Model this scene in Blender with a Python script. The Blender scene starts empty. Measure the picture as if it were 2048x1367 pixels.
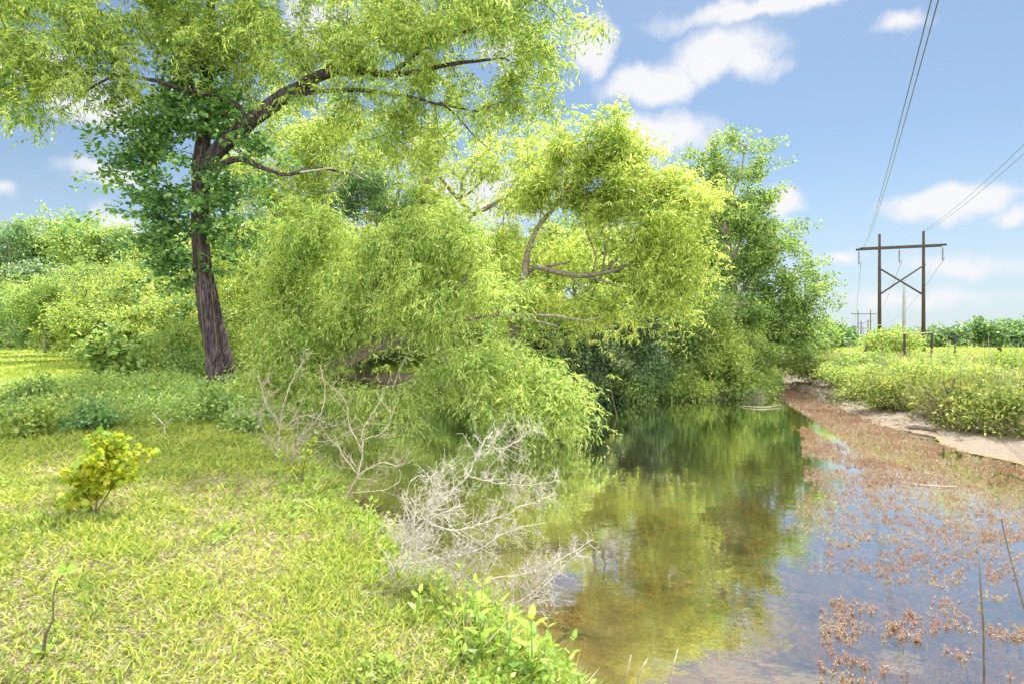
import bpy, math, random
import numpy as np
R = math.radians
rng = np.random.default_rng(7)
random.seed(7)
sc = bpy.context.scene
C = sc.collection

# ------------------------------------------------------------------ camera
EYE = 1.55
F = 1138.0          # focal length in pixels of the 2048 px wide frame
HOR = 684.0
cam = bpy.data.cameras.new('camera'); camo = bpy.data.objects.new('camera', cam); C.objects.link(camo)
cam.sensor_width = 36; cam.lens = 36 * F / 2048; cam.clip_end = 6000; cam.clip_start = 0.05
camo.location = (0, 0, EYE); camo.rotation_euler = (R(90), 0, 0)
sc.camera = camo

# ------------------------------------------------------------------ sky, sun, exposure
SUN_EL, SUN_AZ = 60.0, 22.0      # azimuth from +Y towards +X
sc.view_settings.view_transform = 'Standard'; sc.view_settings.look = 'None'
sc.view_settings.exposure = 1.7; sc.view_settings.gamma = 1
w = bpy.data.worlds.new('World'); sc.world = w; w.use_nodes = True
nt = w.node_tree; nt.nodes.clear()
N = nt.nodes.new; L = nt.links.new
def mth(op, a, b=None, c=None):
    n = N('ShaderNodeMath'); n.operation = op
    for i, v in enumerate((a, b, c)):
        if v is None: continue
        if isinstance(v, (int, float)): n.inputs[i].default_value = v
        else: L(v, n.inputs[i])
    return n.outputs[0]
def vmth(op, a, b=None):
    n = N('ShaderNodeVectorMath'); n.operation = op
    for i, v in enumerate((a, b)):
        if v is None: continue
        if isinstance(v, tuple): n.inputs[i].default_value = v
        else: L(v, n.inputs[i])
    return n.outputs['Value'] if op == 'LENGTH' else n.outputs[0]
out = N('ShaderNodeOutputWorld'); bg = N('ShaderNodeBackground'); bg.inputs[1].default_value = 0.1
sky = N('ShaderNodeTexSky'); sky.sky_type = 'NISHITA'; sky.sun_disc = False
sky.sun_elevation = R(SUN_EL); sky.sun_rotation = R(SUN_AZ); sky.air_density = 1.0; sky.dust_density = 0.6; sky.ozone_density = 1.6
tc = N('ShaderNodeTexCoord'); sep = N('ShaderNodeSeparateXYZ'); L(tc.outputs['Generated'], sep.inputs[0])
az = mth('ARCTAN2', sep.outputs[0], sep.outputs[1]); el = mth('ARCSINE', sep.outputs[2])
comb = N('ShaderNodeCombineXYZ'); L(az, comb.inputs[0]); L(el, comb.inputs[1])
nz = N('ShaderNodeTexNoise'); nz.inputs['Scale'].default_value = 9; nz.inputs['Detail'].default_value = 7; nz.inputs['Roughness'].default_value = .58
L(comb.outputs[0], nz.inputs['Vector'])
off = vmth('MULTIPLY', vmth('SUBTRACT', nz.outputs['Color'], (.5, .5, .5)), (.13, .085, 0))
vv = vmth('ADD', comb.outputs[0], off)
clouds = [(1190,90,52,55,1),(1550,5,260,26,.9),(1440,105,125,52,1),(1300,165,100,42,1),(1790,58,60,26,.7),(1510,130,60,45,.8),(1300,275,150,52,1),
          (1890,402,140,40,1),(2025,432,44,22,.8),(1670,520,60,20,.7),(1930,525,170,30,.6),(1850,600,260,28,.5),(1570,400,50,38,.9),
          (215,345,95,32,.9),(190,205,120,46,1),(238,436,58,30,1),(60,120,150,50,.8),(960,395,150,60,.9),(640,40,90,60,1),(480,330,70,50,.7),
          (420,200,90,40,.8),(0,400,60,20,.5),(850,300,60,40,.7),(1010,110,60,30,.6),(1230,-160,230,60,1),(1750,-260,300,80,.9),(700,-250,260,80,.9),
          (2400,300,220,60,.9),(2700,520,300,50,.8),(-500,300,240,70,.9),(-300,500,260,40,.7)]
acc = None
for px, py, rx, ry, s in clouds:
    a = math.atan((px-1024)/F); e = math.atan((HOR-py)/F*math.cos(a))
    ca = math.cos(a)
    d = vmth('LENGTH', vmth('MULTIPLY', vmth('SUBTRACT', vv, (a, e, 0)), (F/rx/ca/ca*1.0, F/ry/ca/math.cos(e), 0)))
    m = mth('MULTIPLY', mth('SUBTRACT', 1.25, d), s)
    acc = m if acc is None else mth('MAXIMUM', acc, m)
nz2 = N('ShaderNodeTexNoise'); nz2.inputs['Scale'].default_value = 22; nz2.inputs['Detail'].default_value = 8
L(comb.outputs[0], nz2.inputs['Vector'])
acc = mth('ADD', acc, mth('MULTIPLY', mth('SUBTRACT', nz2.outputs[0], .5), .7))
cr = N('ShaderNodeMapRange'); cr.interpolation_type = 'SMOOTHSTEP'; L(acc, cr.inputs[0])
cr.inputs[1].default_value = .0; cr.inputs[2].default_value = .8
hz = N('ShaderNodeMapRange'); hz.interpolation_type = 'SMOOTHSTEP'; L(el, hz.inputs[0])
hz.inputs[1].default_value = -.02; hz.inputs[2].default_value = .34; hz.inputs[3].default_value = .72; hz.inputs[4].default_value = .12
skyc = N('ShaderNodeMix'); skyc.data_type = 'RGBA'; skyc.blend_type = 'MULTIPLY'; skyc.inputs[0].default_value = 1
L(sky.outputs[0], skyc.inputs[6]); skyc.inputs[7].default_value = (0.35, 0.39, 0.40, 1)
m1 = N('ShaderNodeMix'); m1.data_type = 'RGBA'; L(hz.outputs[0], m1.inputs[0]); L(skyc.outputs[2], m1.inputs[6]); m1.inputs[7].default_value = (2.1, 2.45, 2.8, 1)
m2 = N('ShaderNodeMix'); m2.data_type = 'RGBA'; L(cr.outputs[0], m2.inputs[0]); L(m1.outputs[2], m2.inputs[6]); m2.inputs[7].default_value = (2.9, 2.92, 3.0, 1)
# unseen bright cloud zone behind the camera and overhead, added as fill light
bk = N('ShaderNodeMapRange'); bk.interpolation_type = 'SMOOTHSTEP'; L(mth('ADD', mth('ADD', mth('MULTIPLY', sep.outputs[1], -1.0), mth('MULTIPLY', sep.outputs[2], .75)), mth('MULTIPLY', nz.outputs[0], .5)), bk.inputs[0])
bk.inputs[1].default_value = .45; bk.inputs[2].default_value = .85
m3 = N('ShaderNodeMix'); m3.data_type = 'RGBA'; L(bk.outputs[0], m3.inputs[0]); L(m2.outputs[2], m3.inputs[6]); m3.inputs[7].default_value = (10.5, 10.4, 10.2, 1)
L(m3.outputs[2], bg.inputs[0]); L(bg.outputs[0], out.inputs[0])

sl = bpy.data.lights.new('sun', 'SUN'); sl.energy = 3.3; sl.angle = R(.6); sl.color = (1, .955, .87)
so = bpy.data.objects.new('sun', sl); C.objects.link(so)
so.rotation_euler = (R(90-SUN_EL), 0, R(180-SUN_AZ)); so.location = (0, 0, 50)
sc.cycles.max_bounces = 10; sc.cycles.diffuse_bounces = 4; sc.cycles.transmission_bounces = 6; sc.cycles.transparent_max_bounces = 8
sc.cycles.sample_clamp_indirect = 6

# ------------------------------------------------------------------ helpers
def P(px, py, d): return np.array([(px-1024)/F*d, d, EYE+(HOR-py)/F*d])
def hsh(i, j, k):
    n = (i*374761393 + j*668265263 + k*2147483647 + 1013904223).astype(np.int64) & 0xffffffff
    n = ((n ^ (n >> 13))*1274126177) & 0xffffffff
    n = ((n ^ (n >> 16))*2246822519) & 0xffffffff
    return ((n ^ (n >> 15)) & 0xffff)/65535.0
def vnoise(p):
    p = np.atleast_2d(p); i = np.floor(p).astype(np.int64); f = p-i; f = f*f*(3-2*f); r = 0
    for dx in (0, 1):
        for dy in (0, 1):
            for dz in (0, 1):
                wt = (f[:, 0] if dx else 1-f[:, 0])*(f[:, 1] if dy else 1-f[:, 1])*(f[:, 2] if dz else 1-f[:, 2])
                r = r + wt*hsh(i[:, 0]+dx, i[:, 1]+dy, i[:, 2]+dz)
    return r
def n2(x, y, s, z=0.): return vnoise(np.stack([x*s, y*s, np.full(np.shape(x), z+.5)], -1))
def sstep(a, b, x): t = np.clip((x-a)/(b-a), 0, 1); return t*t*(3-2*t)

WATER = -0.55
SHORE = np.array([(4.0,-4),(2.4,-1),(1.35,1),(.8,2.3),(.35,3.1),(-.15,3.9),(-.75,4.9),(-1.4,6.0),(-2.1,7.4),(-3.1,9.2),(-4.0,11),(-5.0,13),(-5.9,15.5),(-7.5,19),
    (-11,23),(-14.5,27),(-15,31),(-11,33),(-6,32.5),(-2,30),(1,26),(2.6,23),(4.5,21.3),(7,20.9),(9.3,21),(10.6,23),(11.6,27),(14,32),(15.5,35),(16.2,34),(14.6,30),
    (12.8,26),(11.2,21.5),(10.0,18),(9.2,14.6),(9.0,12),(8.9,9.8),(8.6,6),(8.2,2),(7.6,-4)], float)
def sdist(x, y):
    p = np.stack([x, y], -1); best = np.full(len(p), 1e9); ins = np.zeros(len(p), bool); n = len(SHORE)
    for i in range(n):
        a = SHORE[i]; b = SHORE[(i+1) % n]; ab = b-a
        t = np.clip(((p-a)@ab)/(ab@ab), 0, 1); d = np.linalg.norm(p-a-t[:, None]*ab, axis=1); best = np.minimum(best, d)
        c = ((a[1] > p[:, 1]) != (b[1] > p[:, 1]))
        with np.errstate(divide='ignore', invalid='ignore'):
            xi = (b[0]-a[0])*(p[:, 1]-a[1])/(b[1]-a[1]+1e-12)+a[0]
        ins ^= c & (p[:, 0] < xi)
    return np.where(ins, -best, best)
def H(x, y):
    x = np.atleast_1d(np.asarray(x, float)); y = np.atleast_1d(np.asarray(y, float))
    s = sdist(x, y)+(n2(x, y, .9)-.5)*.45+(n2(x, y, 3.1, 4)-.5)*.22+(n2(x, y, .55, 14)-.5)*1.0*sstep(6, 8, x)
    wr = sstep(4.5, 7.5, x)*sstep(38, 30, y)*(1-sstep(19.5, 20.5, y)*sstep(12.2, 10.6, x-np.maximum(0, y-20.5)*.33))
    left = np.interp(s, [0, .12, .35, .8, 1.6], [WATER, -.42, -.16, -.04, 0])
    right = np.interp(s, [0, .6, 1.5, 1.9, 2.6, 4], [WATER, -.47, -.33, -.06, .03, .05])
    land = left*(1-wr)+right*wr
    rise = .43*sstep(7.5, 15, y)*sstep(-2.5, -6.5, x)*sstep(0, 2, s)+sstep(15, 60, y)*sstep(-6, -16, x)*.9*sstep(0, 4, s)
    bump = ((n2(x, y, .35, 9)-.5)*.10+(n2(x, y, 1.3, 2)-.5)*.05)*sstep(.3, 2, s)*(1-sstep(30, 80, np.hypot(x, y)))
    bed = WATER-.05-.75*(1-np.exp(np.minimum(s, 0)/1.9))+(n2(x, y, 1.1, 7)-.5)*.12*sstep(0, -1, s)
    bed = bed+.38*sstep(4.2, 8.2, x)*sstep(20, 16, y)*sstep(0, -1.2, s)
    bed = np.minimum(bed, WATER-.02)
    return np.where(s > 0, land+rise+bump, bed)

def link(name, V, faces, mats, parent=None, smooth=False, mi=None):
    """V (n,3); faces: list of int arrays (m,k)"""
    me = bpy.data.meshes.new(name); V = np.asarray(V, np.float32)
    me.vertices.add(len(V)); me.vertices.foreach_set('co', V.ravel())
    fl = [np.asarray(f, np.int32) for f in faces if len(f)]
    lt = np.concatenate([np.full(len(f), f.shape[1], np.int32) for f in fl])
    lv = np.concatenate([f.ravel() for f in fl])
    me.loops.add(len(lv)); me.loops.foreach_set('vertex_index', lv)
    me.polygons.add(len(lt)); ls = np.zeros(len(lt), np.int32); ls[1:] = np.cumsum(lt)[:-1]
    me.polygons.foreach_set('loop_start', ls); me.polygons.foreach_set('loop_total', lt)
    for m in (mats if isinstance(mats, (list, tuple)) else [mats]): me.materials.append(m)
    if mi is not None: me.polygons.foreach_set('material_index', np.asarray(mi, np.int32))
    if smooth is not False:
        sm = np.ones(len(lt), bool) if smooth is True else np.asarray(smooth, bool)
        me.polygons.foreach_set('use_smooth', sm)
    me.update(calc_edges=True); me.validate()
    o = bpy.data.objects.new(name, me); C.objects.link(o)
    if parent is not None:
        o.parent = parent; o.location = -np.array(parent.location) if True else (0, 0, 0)
    return o
def tag(o, label=None, cat=None, group=None, kind=None):
    if label: o['label'] = label
    if cat: o['category'] = cat
    if group: o['group'] = group
    if kind: o['kind'] = kind
    return o
def thing(name, label, cat, loc=(0, 0, 0), group=None):
    o = bpy.data.objects.new(name, None); C.objects.link(o); o.location = [float(v) for v in loc]; o.empty_display_size = .3
    return tag(o, label, cat, group)

class MB:
    """collects tubes/quads; several face sizes; per face material and smooth flags"""
    def __init__(s): s.v = []; s.n = 0; s.f = {}; s.m = {}; s.s = {}
    def add(s, V, Fc, mi=0, sm=False):
        V = np.asarray(V, float).reshape(-1, 3); Fc = np.asarray(Fc, np.int64); k = Fc.shape[1]
        s.f.setdefault(k, []).append(Fc+s.n); s.m.setdefault(k, []).append(np.full(len(Fc), mi)); s.s.setdefault(k, []).append(np.full(len(Fc), sm))
        s.v.append(V); s.n += len(V)
    def tube(s, pts, rad, n=6, mi=0, caps=True, rough=0, seed=0):
        pts = np.asarray(pts, float); rad = np.broadcast_to(np.asarray(rad, float), (len(pts),)); m = len(pts)
        t = np.gradient(pts, axis=0); t /= np.linalg.norm(t, axis=1)[:, None]+1e-9
        u = np.zeros_like(pts); r0 = np.array([1., 0, 0]) if abs(t[0][0]) < .8 else np.array([0, 1., 0])
        for i in range(m):
            r0 = r0-t[i]*(r0@t[i]); r0 = r0/(np.linalg.norm(r0)+1e-9); u[i] = r0
        b = np.cross(t, u); a = np.linspace(0, 2*math.pi, n, endpoint=False)
        rr = np.repeat(rad[:, None], n, 1)
        if rough:
            fq = 4.2 if n < 30 else 8.5; q = np.stack([np.repeat(np.cos(a)[None]*fq, m, 0), np.repeat(np.sin(a)[None]*fq, m, 0), np.repeat(np.arange(m)[:, None]*.22, n, 1)+seed], -1).reshape(-1, 3)
            rr = rr*(1+rough*(vnoise(q).reshape(m, n)-.5)+rough*.5*(vnoise(q*2.7).reshape(m, n)-.5))
        V = pts[:, None]+rr[:, :, None]*(u[:, None]*np.cos(a)[None, :, None]+b[:, None]*np.sin(a)[None, :, None])
        i = np.arange(m-1)[:, None]*n; j = np.arange(n)[None]; j2 = (j+1) % n
        Q = np.stack([i+j, i+j2, i+n+j2, i+n+j], -1).reshape(-1, 4)
        s.add(V, Q, mi, True)
        if caps:
            s.f.setdefault(n, []).append(np.array([[s.n-n+k for k in range(n)], [s.n-n*m+n-1-k for k in range(n)]])); s.m.setdefault(n, []).append(np.full(2, mi)); s.s.setdefault(n, []).append(np.full(2, False))
    def box(s, c, sz, mi=0, rot=None):
        q = np.array([(x, y, z) for x in (-.5, .5) for y in (-.5, .5) for z in (-.5, .5)])*np.array(sz)
        if rot is not None: q = q@np.array(rot).T
        s.add(q+np.array(c), [(0, 1, 3, 2), (4, 6, 7, 5), (0, 4, 5, 1), (2, 3, 7, 6), (0, 2, 6, 4), (1, 5, 7, 3)], mi)
    def build(s, name, mats, parent=None):
        ks = list(s.f)
        return link(name, np.concatenate(s.v), [np.concatenate(s.f[k]) for k in ks], mats, parent,
                    smooth=np.concatenate([np.concatenate(s.s[k]) for k in ks]), mi=np.concatenate([np.concatenate(s.m[k]) for k in ks]))

def smooth_poly(pts, rads, step):
    pts = np.asarray(pts, float); rads = np.asarray(rads, float)
    if len(pts) > 2:
        Pp = np.vstack([2*pts[0]-pts[1], pts, 2*pts[-1]-pts[-2]]); o = []; orr = []
        for i in range(len(pts)-1):
            p0, p1, p2, p3 = Pp[i:i+4]; n = max(1, int(np.linalg.norm(p2-p1)/step))
            for k in range(n):
                t = k/n; o.append(.5*((2*p1)+(-p0+p2)*t+(2*p0-5*p1+4*p2-p3)*t*t+(-p0+3*p1-3*p2+p3)*t**3)); orr.append(rads[i]*(1-t)+rads[i+1]*t)
        o.append(pts[-1]); orr.append(rads[-1]); return np.array(o), np.array(orr)
    n = max(2, int(np.linalg.norm(pts[1]-pts[0])/step)); t = np.linspace(0, 1, n+1)[:, None]
    return pts[0]*(1-t)+pts[1]*t, (rads[0]*(1-t)+rads[1]*t)[:, 0]

def rots(n, tilt=1.0, az=None):
    """random yaw plus random tilt (radians sd)"""
    yaw = rng.uniform(0, 2*math.pi, n) if az is None else az
    c, s_ = np.cos(yaw), np.sin(yaw); z = np.zeros(n); o = np.ones(n)
    Rz = np.stack([np.stack([c, -s_, z], -1), np.stack([s_, c, z], -1), np.stack([z, z, o], -1)], 1)
    a = rng.normal(0, tilt, n); c, s_ = np.cos(a), np.sin(a)
    Rx = np.stack([np.stack([o, z, z], -1), np.stack([z, c, -s_], -1), np.stack([z, s_, c], -1)], 1)
    b = rng.normal(0, tilt, n); c, s_ = np.cos(b), np.sin(b)
    Ry = np.stack([np.stack([c, z, s_], -1), np.stack([z, o, z], -1), np.stack([-s_, z, c], -1)], 1)
    return Rz@Rx@Ry
def inst(tmpl, pos, Rm, scale):
    """tmpl list of (nl,k,3) arrays; every position takes one at random -> (n*nl,k,3)"""
    outp = []
    pick = rng.integers(0, len(tmpl), len(pos)); scale = np.broadcast_to(np.asarray(scale, float), (len(pos),))
    for t, T in enumerate(tmpl):
        q = np.where(pick == t)[0]
        if not len(q): continue
        v = np.einsum('nij,lkj->nlki', Rm[q], T)*scale[q][:, None, None, None]+pos[q][:, None, None]
        outp.append(v.reshape(-1, T.shape[1], 3))
    return np.concatenate(outp)
def leafpoly(dirv, up, length, width, shape='lance'):
    """polygons for many leaves; dirv, up (n,3)"""
    d = dirv/np.linalg.norm(dirv, axis=1)[:, None]; s_ = np.cross(d, up); s_ /= np.linalg.norm(s_, axis=1)[:, None]+1e-9; u = np.cross(s_, d)
    L_ = np.broadcast_to(length, (len(d),))[:, None]; W = np.broadcast_to(width, (len(d),))[:, None]
    if shape == 'lance': prof = [(0, 0, 0), (.42, .5, .04), (1, 0, -.12), (.42, -.5, .04)]
    elif shape == 'oval': prof = [(0, 0, 0), (.3, .46, .05), (.72, .36, .03), (1, 0, -.08), (.72, -.36, .03), (.3, -.46, .05)]
    elif shape == 'blade': prof = [(0, -.5, 0), (0, .5, 0), (.6, .4, .10), (1, 0, -.05), (.6, -.4, .10)]
    elif shape == 'maple': prof = [(0, 0, 0), (.05, .3, .02), (.32, .52, .0), (.42, .28, .03), (.75, .42, -.03), (.7, .16, .02), (1, 0, -.1), (.7, -.16, .02), (.75, -.42, -.03), (.42, -.28, .03), (.32, -.52, 0), (.05, -.3, .02)]
    return np.stack([d*L_*a+s_*W*b+u*L_*c for a, b, c in prof], 1)
def unit(n):
    v = rng.normal(size=(n, 3)); return v/np.linalg.norm(v, axis=1)[:, None]
# sprays
def T_willow(nt_=8, nl=34, size=1.0, wide=.019, droop=.45, rise=.9):
    o = []
    for _ in range(nt_):
        polys = []
        for tw in range(3):
            Lx = rng.uniform(.28, .62); t = np.linspace(.08, 1, nl//3); a0 = rng.uniform(-.3, rise); az0 = tw*2.1+rng.uniform(0, 1)
            x = Lx*(t*.75); z = Lx*(a0*t-droop*t*t)
            base = np.stack([x*math.cos(az0), x*math.sin(az0), z], -1)
            tan = np.gradient(base, axis=0); tan /= np.linalg.norm(tan, axis=1)[:, None]
            side = np.cross(tan, [0, 0, 1.]); side /= np.linalg.norm(side, axis=1)[:, None]; sg = np.where(np.arange(len(t)) % 2, 1, -1)[:, None]
            dv = tan*.6+side*sg*rng.uniform(.3, .9, (len(t), 1))+np.array([0, 0, -.6])+rng.normal(0, .38, (len(t), 3))
            polys.append(leafpoly(dv, unit(len(t))*.6+np.array([0, 0, 1.]), rng.uniform(.10, .155, len(t)), rng.uniform(wide*.8, wide*1.2, len(t)))+base[:, None])
        o.append(np.concatenate(polys)*size)
    return o
def T_broad(nt_=6, nl=26, rad=.28, ll=(.06, .10), ratio=.6, flat=.55, shape='oval', up=.5):
    o = []
    for _ in range(nt_):
        p = unit(nl)*rad*rng.uniform(.3, 1, (nl, 1))**.5; p[:, 2] *= flat
        dv = p/rad*.8+rng.normal(0, .45, (nl, 3))+np.array([0, 0, -.15]); lg = rng.uniform(*ll, nl)
        o.append(leafpoly(dv, unit(nl)*.7+np.array([0, 0, up+.4]), lg, lg*ratio, shape)+p[:, None])
    return o
def polys_mesh(polys):
    k = polys.shape[1]; V = polys.reshape(-1, 3); return V, np.arange(len(V)).reshape(-1, k)

# ------------------------------------------------------------------ materials
def mat(name):
    m = bpy.data.materials.new(name); m.use_nodes = True; t = m.node_tree; t.nodes.clear()
    o = t.nodes.new('ShaderNodeOutputMaterial'); return m, t, o
def leafmat(name, cols, trans=.45, rough=.42, tcol=None, tgain=1.35, nscale=.6, spec=.5):
    m, t, o = mat(name); g = t.nodes.new('ShaderNodeNewGeometry'); r = t.nodes.new('ShaderNodeValToRGB'); r.color_ramp.interpolation = 'LINEAR'
    e = r.color_ramp.elements; e[0].color = (*cols[0], 1); e[1].color = (*cols[-1], 1)
    for i, c in enumerate(cols[1:-1]): q = e.new((i+1)/(len(cols)-1)); q.color = (*c, 1)
    nz = t.nodes.new('ShaderNodeTexNoise'); nz.inputs['Scale'].default_value = nscale; nz.inputs['Detail'].default_value = 3
    t.links.new(g.outputs['Position'], nz.inputs['Vector'])
    a = t.nodes.new('ShaderNodeMath'); a.operation = 'MULTIPLY_ADD'; t.links.new(nz.outputs[0], a.inputs[0]); a.inputs[1].default_value = .8; a.inputs[2].default_value = -.36
    b = t.nodes.new('ShaderNodeMath'); b.operation = 'MULTIPLY_ADD'; t.links.new(g.outputs['Random Per Island'], b.inputs[0]); b.inputs[1].default_value = .95; t.links.new(a.outputs[0], b.inputs[2])
    t.links.new(b.outputs[0], r.inputs[0])
    p = t.nodes.new('ShaderNodeBsdfPrincipled'); p.inputs['Roughness'].default_value = rough; p.inputs['Specular IOR Level'].default_value = spec
    t.links.new(r.outputs[0], p.inputs['Base Color'])
    tr = t.nodes.new('ShaderNodeBsdfTranslucent'); mx = t.nodes.new('ShaderNodeMix'); mx.data_type = 'RGBA'; mx.blend_type = 'MULTIPLY'; mx.inputs[0].default_value = 1
    tc_ = tcol or (1.25, 1.15, .7); t.links.new(r.outputs[0], mx.inputs[6]); mx.inputs[7].default_value = (tc_[0]*tgain, tc_[1]*tgain, tc_[2]*tgain, 1)
    t.links.new(mx.outputs[2], tr.inputs[0])
    ms = t.nodes.new('ShaderNodeMixShader'); ms.inputs[0].default_value = trans; t.links.new(p.outputs[0], ms.inputs[1]); t.links.new(tr.outputs[0], ms.inputs[2])
    t.links.new(ms.outputs[0], o.inputs[0]); return m
def rampmat(name, cols, scale=8, detail=6, rough=.9, bump=.4, stretch=(1, 1, 1), dist=.02, lo=.3, hi=.7, wave=None):
    m, t, o = mat(name); g = t.nodes.new('ShaderNodeNewGeometry'); mp = t.nodes.new('ShaderNodeMapping'); mp.inputs['Scale'].default_value = stretch
    t.links.new(g.outputs['Position'], mp.inputs[0]); nz = t.nodes.new('ShaderNodeTexNoise'); nz.inputs['Scale'].default_value = scale; nz.inputs['Detail'].default_value = detail; nz.inputs['Roughness'].default_value = .62
    t.links.new(mp.outputs[0], nz.inputs['Vector']); r = t.nodes.new('ShaderNodeValToRGB'); e = r.color_ramp.elements
    e[0].position = lo; e[1].position = hi; e[0].color = (*cols[0], 1); e[1].color = (*cols[-1], 1)
    for i, c in enumerate(cols[1:-1]): q = e.new(lo+(hi-lo)*(i+1)/(len(cols)-1)); q.color = (*c, 1)
    t.links.new(nz.outputs[0], r.inputs[0]); p = t.nodes.new('ShaderNodeBsdfPrincipled'); p.inputs['Roughness'].default_value = rough; p.inputs['Specular IOR Level'].default_value = .2
    t.links.new(r.outputs[0], p.inputs['Base Color']); bp = t.nodes.new('ShaderNodeBump'); bp.inputs['Strength'].default_value = bump; bp.inputs['Distance'].default_value = dist
    t.links.new(nz.outputs[0], bp.inputs['Height']); t.links.new(bp.outputs[0], p.inputs['Normal']); t.links.new(p.outputs[0], o.inputs[0]); return m

M = {}
M['willow'] = leafmat('willow_leaf', [(.07,.15,.045),(.27,.40,.08),(.60,.66,.24)], .45, nscale=.8, tcol=(1.2, 1.12, .8))
M['willow2'] = leafmat('sunny_willow_leaf', [(.09,.185,.05),(.35,.47,.09),(.66,.70,.25)], .47, nscale=.6, tcol=(1.2, 1.12, .8))
M['willow3'] = leafmat('pond_willow_leaf', [(.075,.165,.05),(.29,.43,.085),(.60,.66,.24)], .45, nscale=.9, tcol=(1.2, 1.12, .8))
M['vine'] = leafmat('vine_leaf', [(.04,.12,.06),(.12,.26,.09),(.30,.45,.15)], .38, nscale=1.2, tcol=(1.2, 1.12, .8))
M['dark'] = leafmat('evergreen_leaf', [(.03,.085,.065),(.12,.22,.11),(.38,.48,.20)], .3, nscale=1.4, rough=.4)
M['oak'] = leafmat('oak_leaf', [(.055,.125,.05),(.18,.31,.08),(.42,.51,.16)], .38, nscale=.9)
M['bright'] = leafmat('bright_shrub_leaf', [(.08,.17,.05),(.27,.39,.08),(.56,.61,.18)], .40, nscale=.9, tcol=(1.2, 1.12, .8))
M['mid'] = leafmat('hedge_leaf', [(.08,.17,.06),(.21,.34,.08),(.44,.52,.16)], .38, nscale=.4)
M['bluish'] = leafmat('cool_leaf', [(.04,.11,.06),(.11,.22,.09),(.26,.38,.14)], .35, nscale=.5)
M['yellow'] = leafmat('yellow_leaf', [(.16,.30,.03),(.34,.42,.03),(.46,.46,.04)], .40, tgain=1.1, nscale=2)
M['lime'] = leafmat('weed_leaf', [(.10,.20,.05),(.26,.40,.07),(.36,.50,.10)], .40, nscale=2, tgain=1.1, spec=.2)
M['grass'] = leafmat('grass_blade', [(.09,.165,.04),(.30,.39,.07),(.50,.53,.13)], .35, tgain=1.1, nscale=.9, spec=.15)
M['dry'] = leafmat('dry_grass', [(.26,.20,.13),(.40,.33,.23),(.52,.46,.34)], .2, nscale=2, tcol=(1, 1, .9), tgain=1.1, spec=.1)
M['weed'] = leafmat('bank_weed', [(.07,.13,.045),(.20,.28,.07),(.46,.47,.15)], .38, tgain=1.15, nscale=.8, spec=.15)
M['red'] = leafmat('red_water_leaf', [(.12,.03,.03),(.24,.08,.07),(.26,.20,.12),(.36,.38,.22)], .3, nscale=3, tcol=(1.1, .9, .8), tgain=1.1, spec=.5)
M['redmat'] = leafmat('red_mat_leaf', [(.15,.04,.03),(.27,.12,.075),(.24,.23,.12),(.38,.40,.28)], .25, nscale=1.2, tcol=(1.1, .85, .75), tgain=1.1, spec=.3)
M['sub'] = leafmat('submerged_leaf', [(.30,.13,.03),(.42,.22,.06),(.50,.34,.12)], .2, nscale=1, tcol=(1, .9, .7), tgain=1.0, spec=0)
M['bark'] = rampmat('willow_bark', [(.018,.013,.017),(.065,.05,.058),(.15,.125,.135)], 26, 8, .95, 1, (1, 1, .13), .06, .36, .64)
M['bark2'] = rampmat('grey_branch_bark', [(.09,.075,.06),(.22,.19,.15),(.38,.35,.29)], 14, 6, .9, .6, (1, 1, 1), .02)
M['twig'] = rampmat('twig_bark', [(.07,.055,.04),(.16,.13,.09)], 9, 3, .9, .1)
M['deadwood'] = rampmat('bleached_deadwood', [(.24,.215,.18),(.44,.405,.35),(.60,.565,.51)], 40, 4, .85, .4, (1, 1, 1), .003)
M['deadtwig'] = rampmat('tan_deadwood', [(.24,.19,.15),(.38,.32,.26),(.50,.44,.36)], 25, 4, .85, .4, (1, 1, 1), .003)
M['pole'] = rampmat('pole_wood', [(.03,.024,.022),(.07,.055,.05)], 3, 5, .9, .3, (3, 3, .3))
M['metal'] = rampmat('dull_steel', [(.18,.19,.2),(.26,.27,.28)], 5, 2, .5, .05)
M['insul'] = rampmat('dark_porcelain', [(.05,.05,.06),(.09,.08,.08)], 5, 2, .3, .05)
M['mudlog'] = rampmat('muddy_log', [(.14,.11,.09),(.27,.23,.19)], 10, 5, .9, .5)

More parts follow.
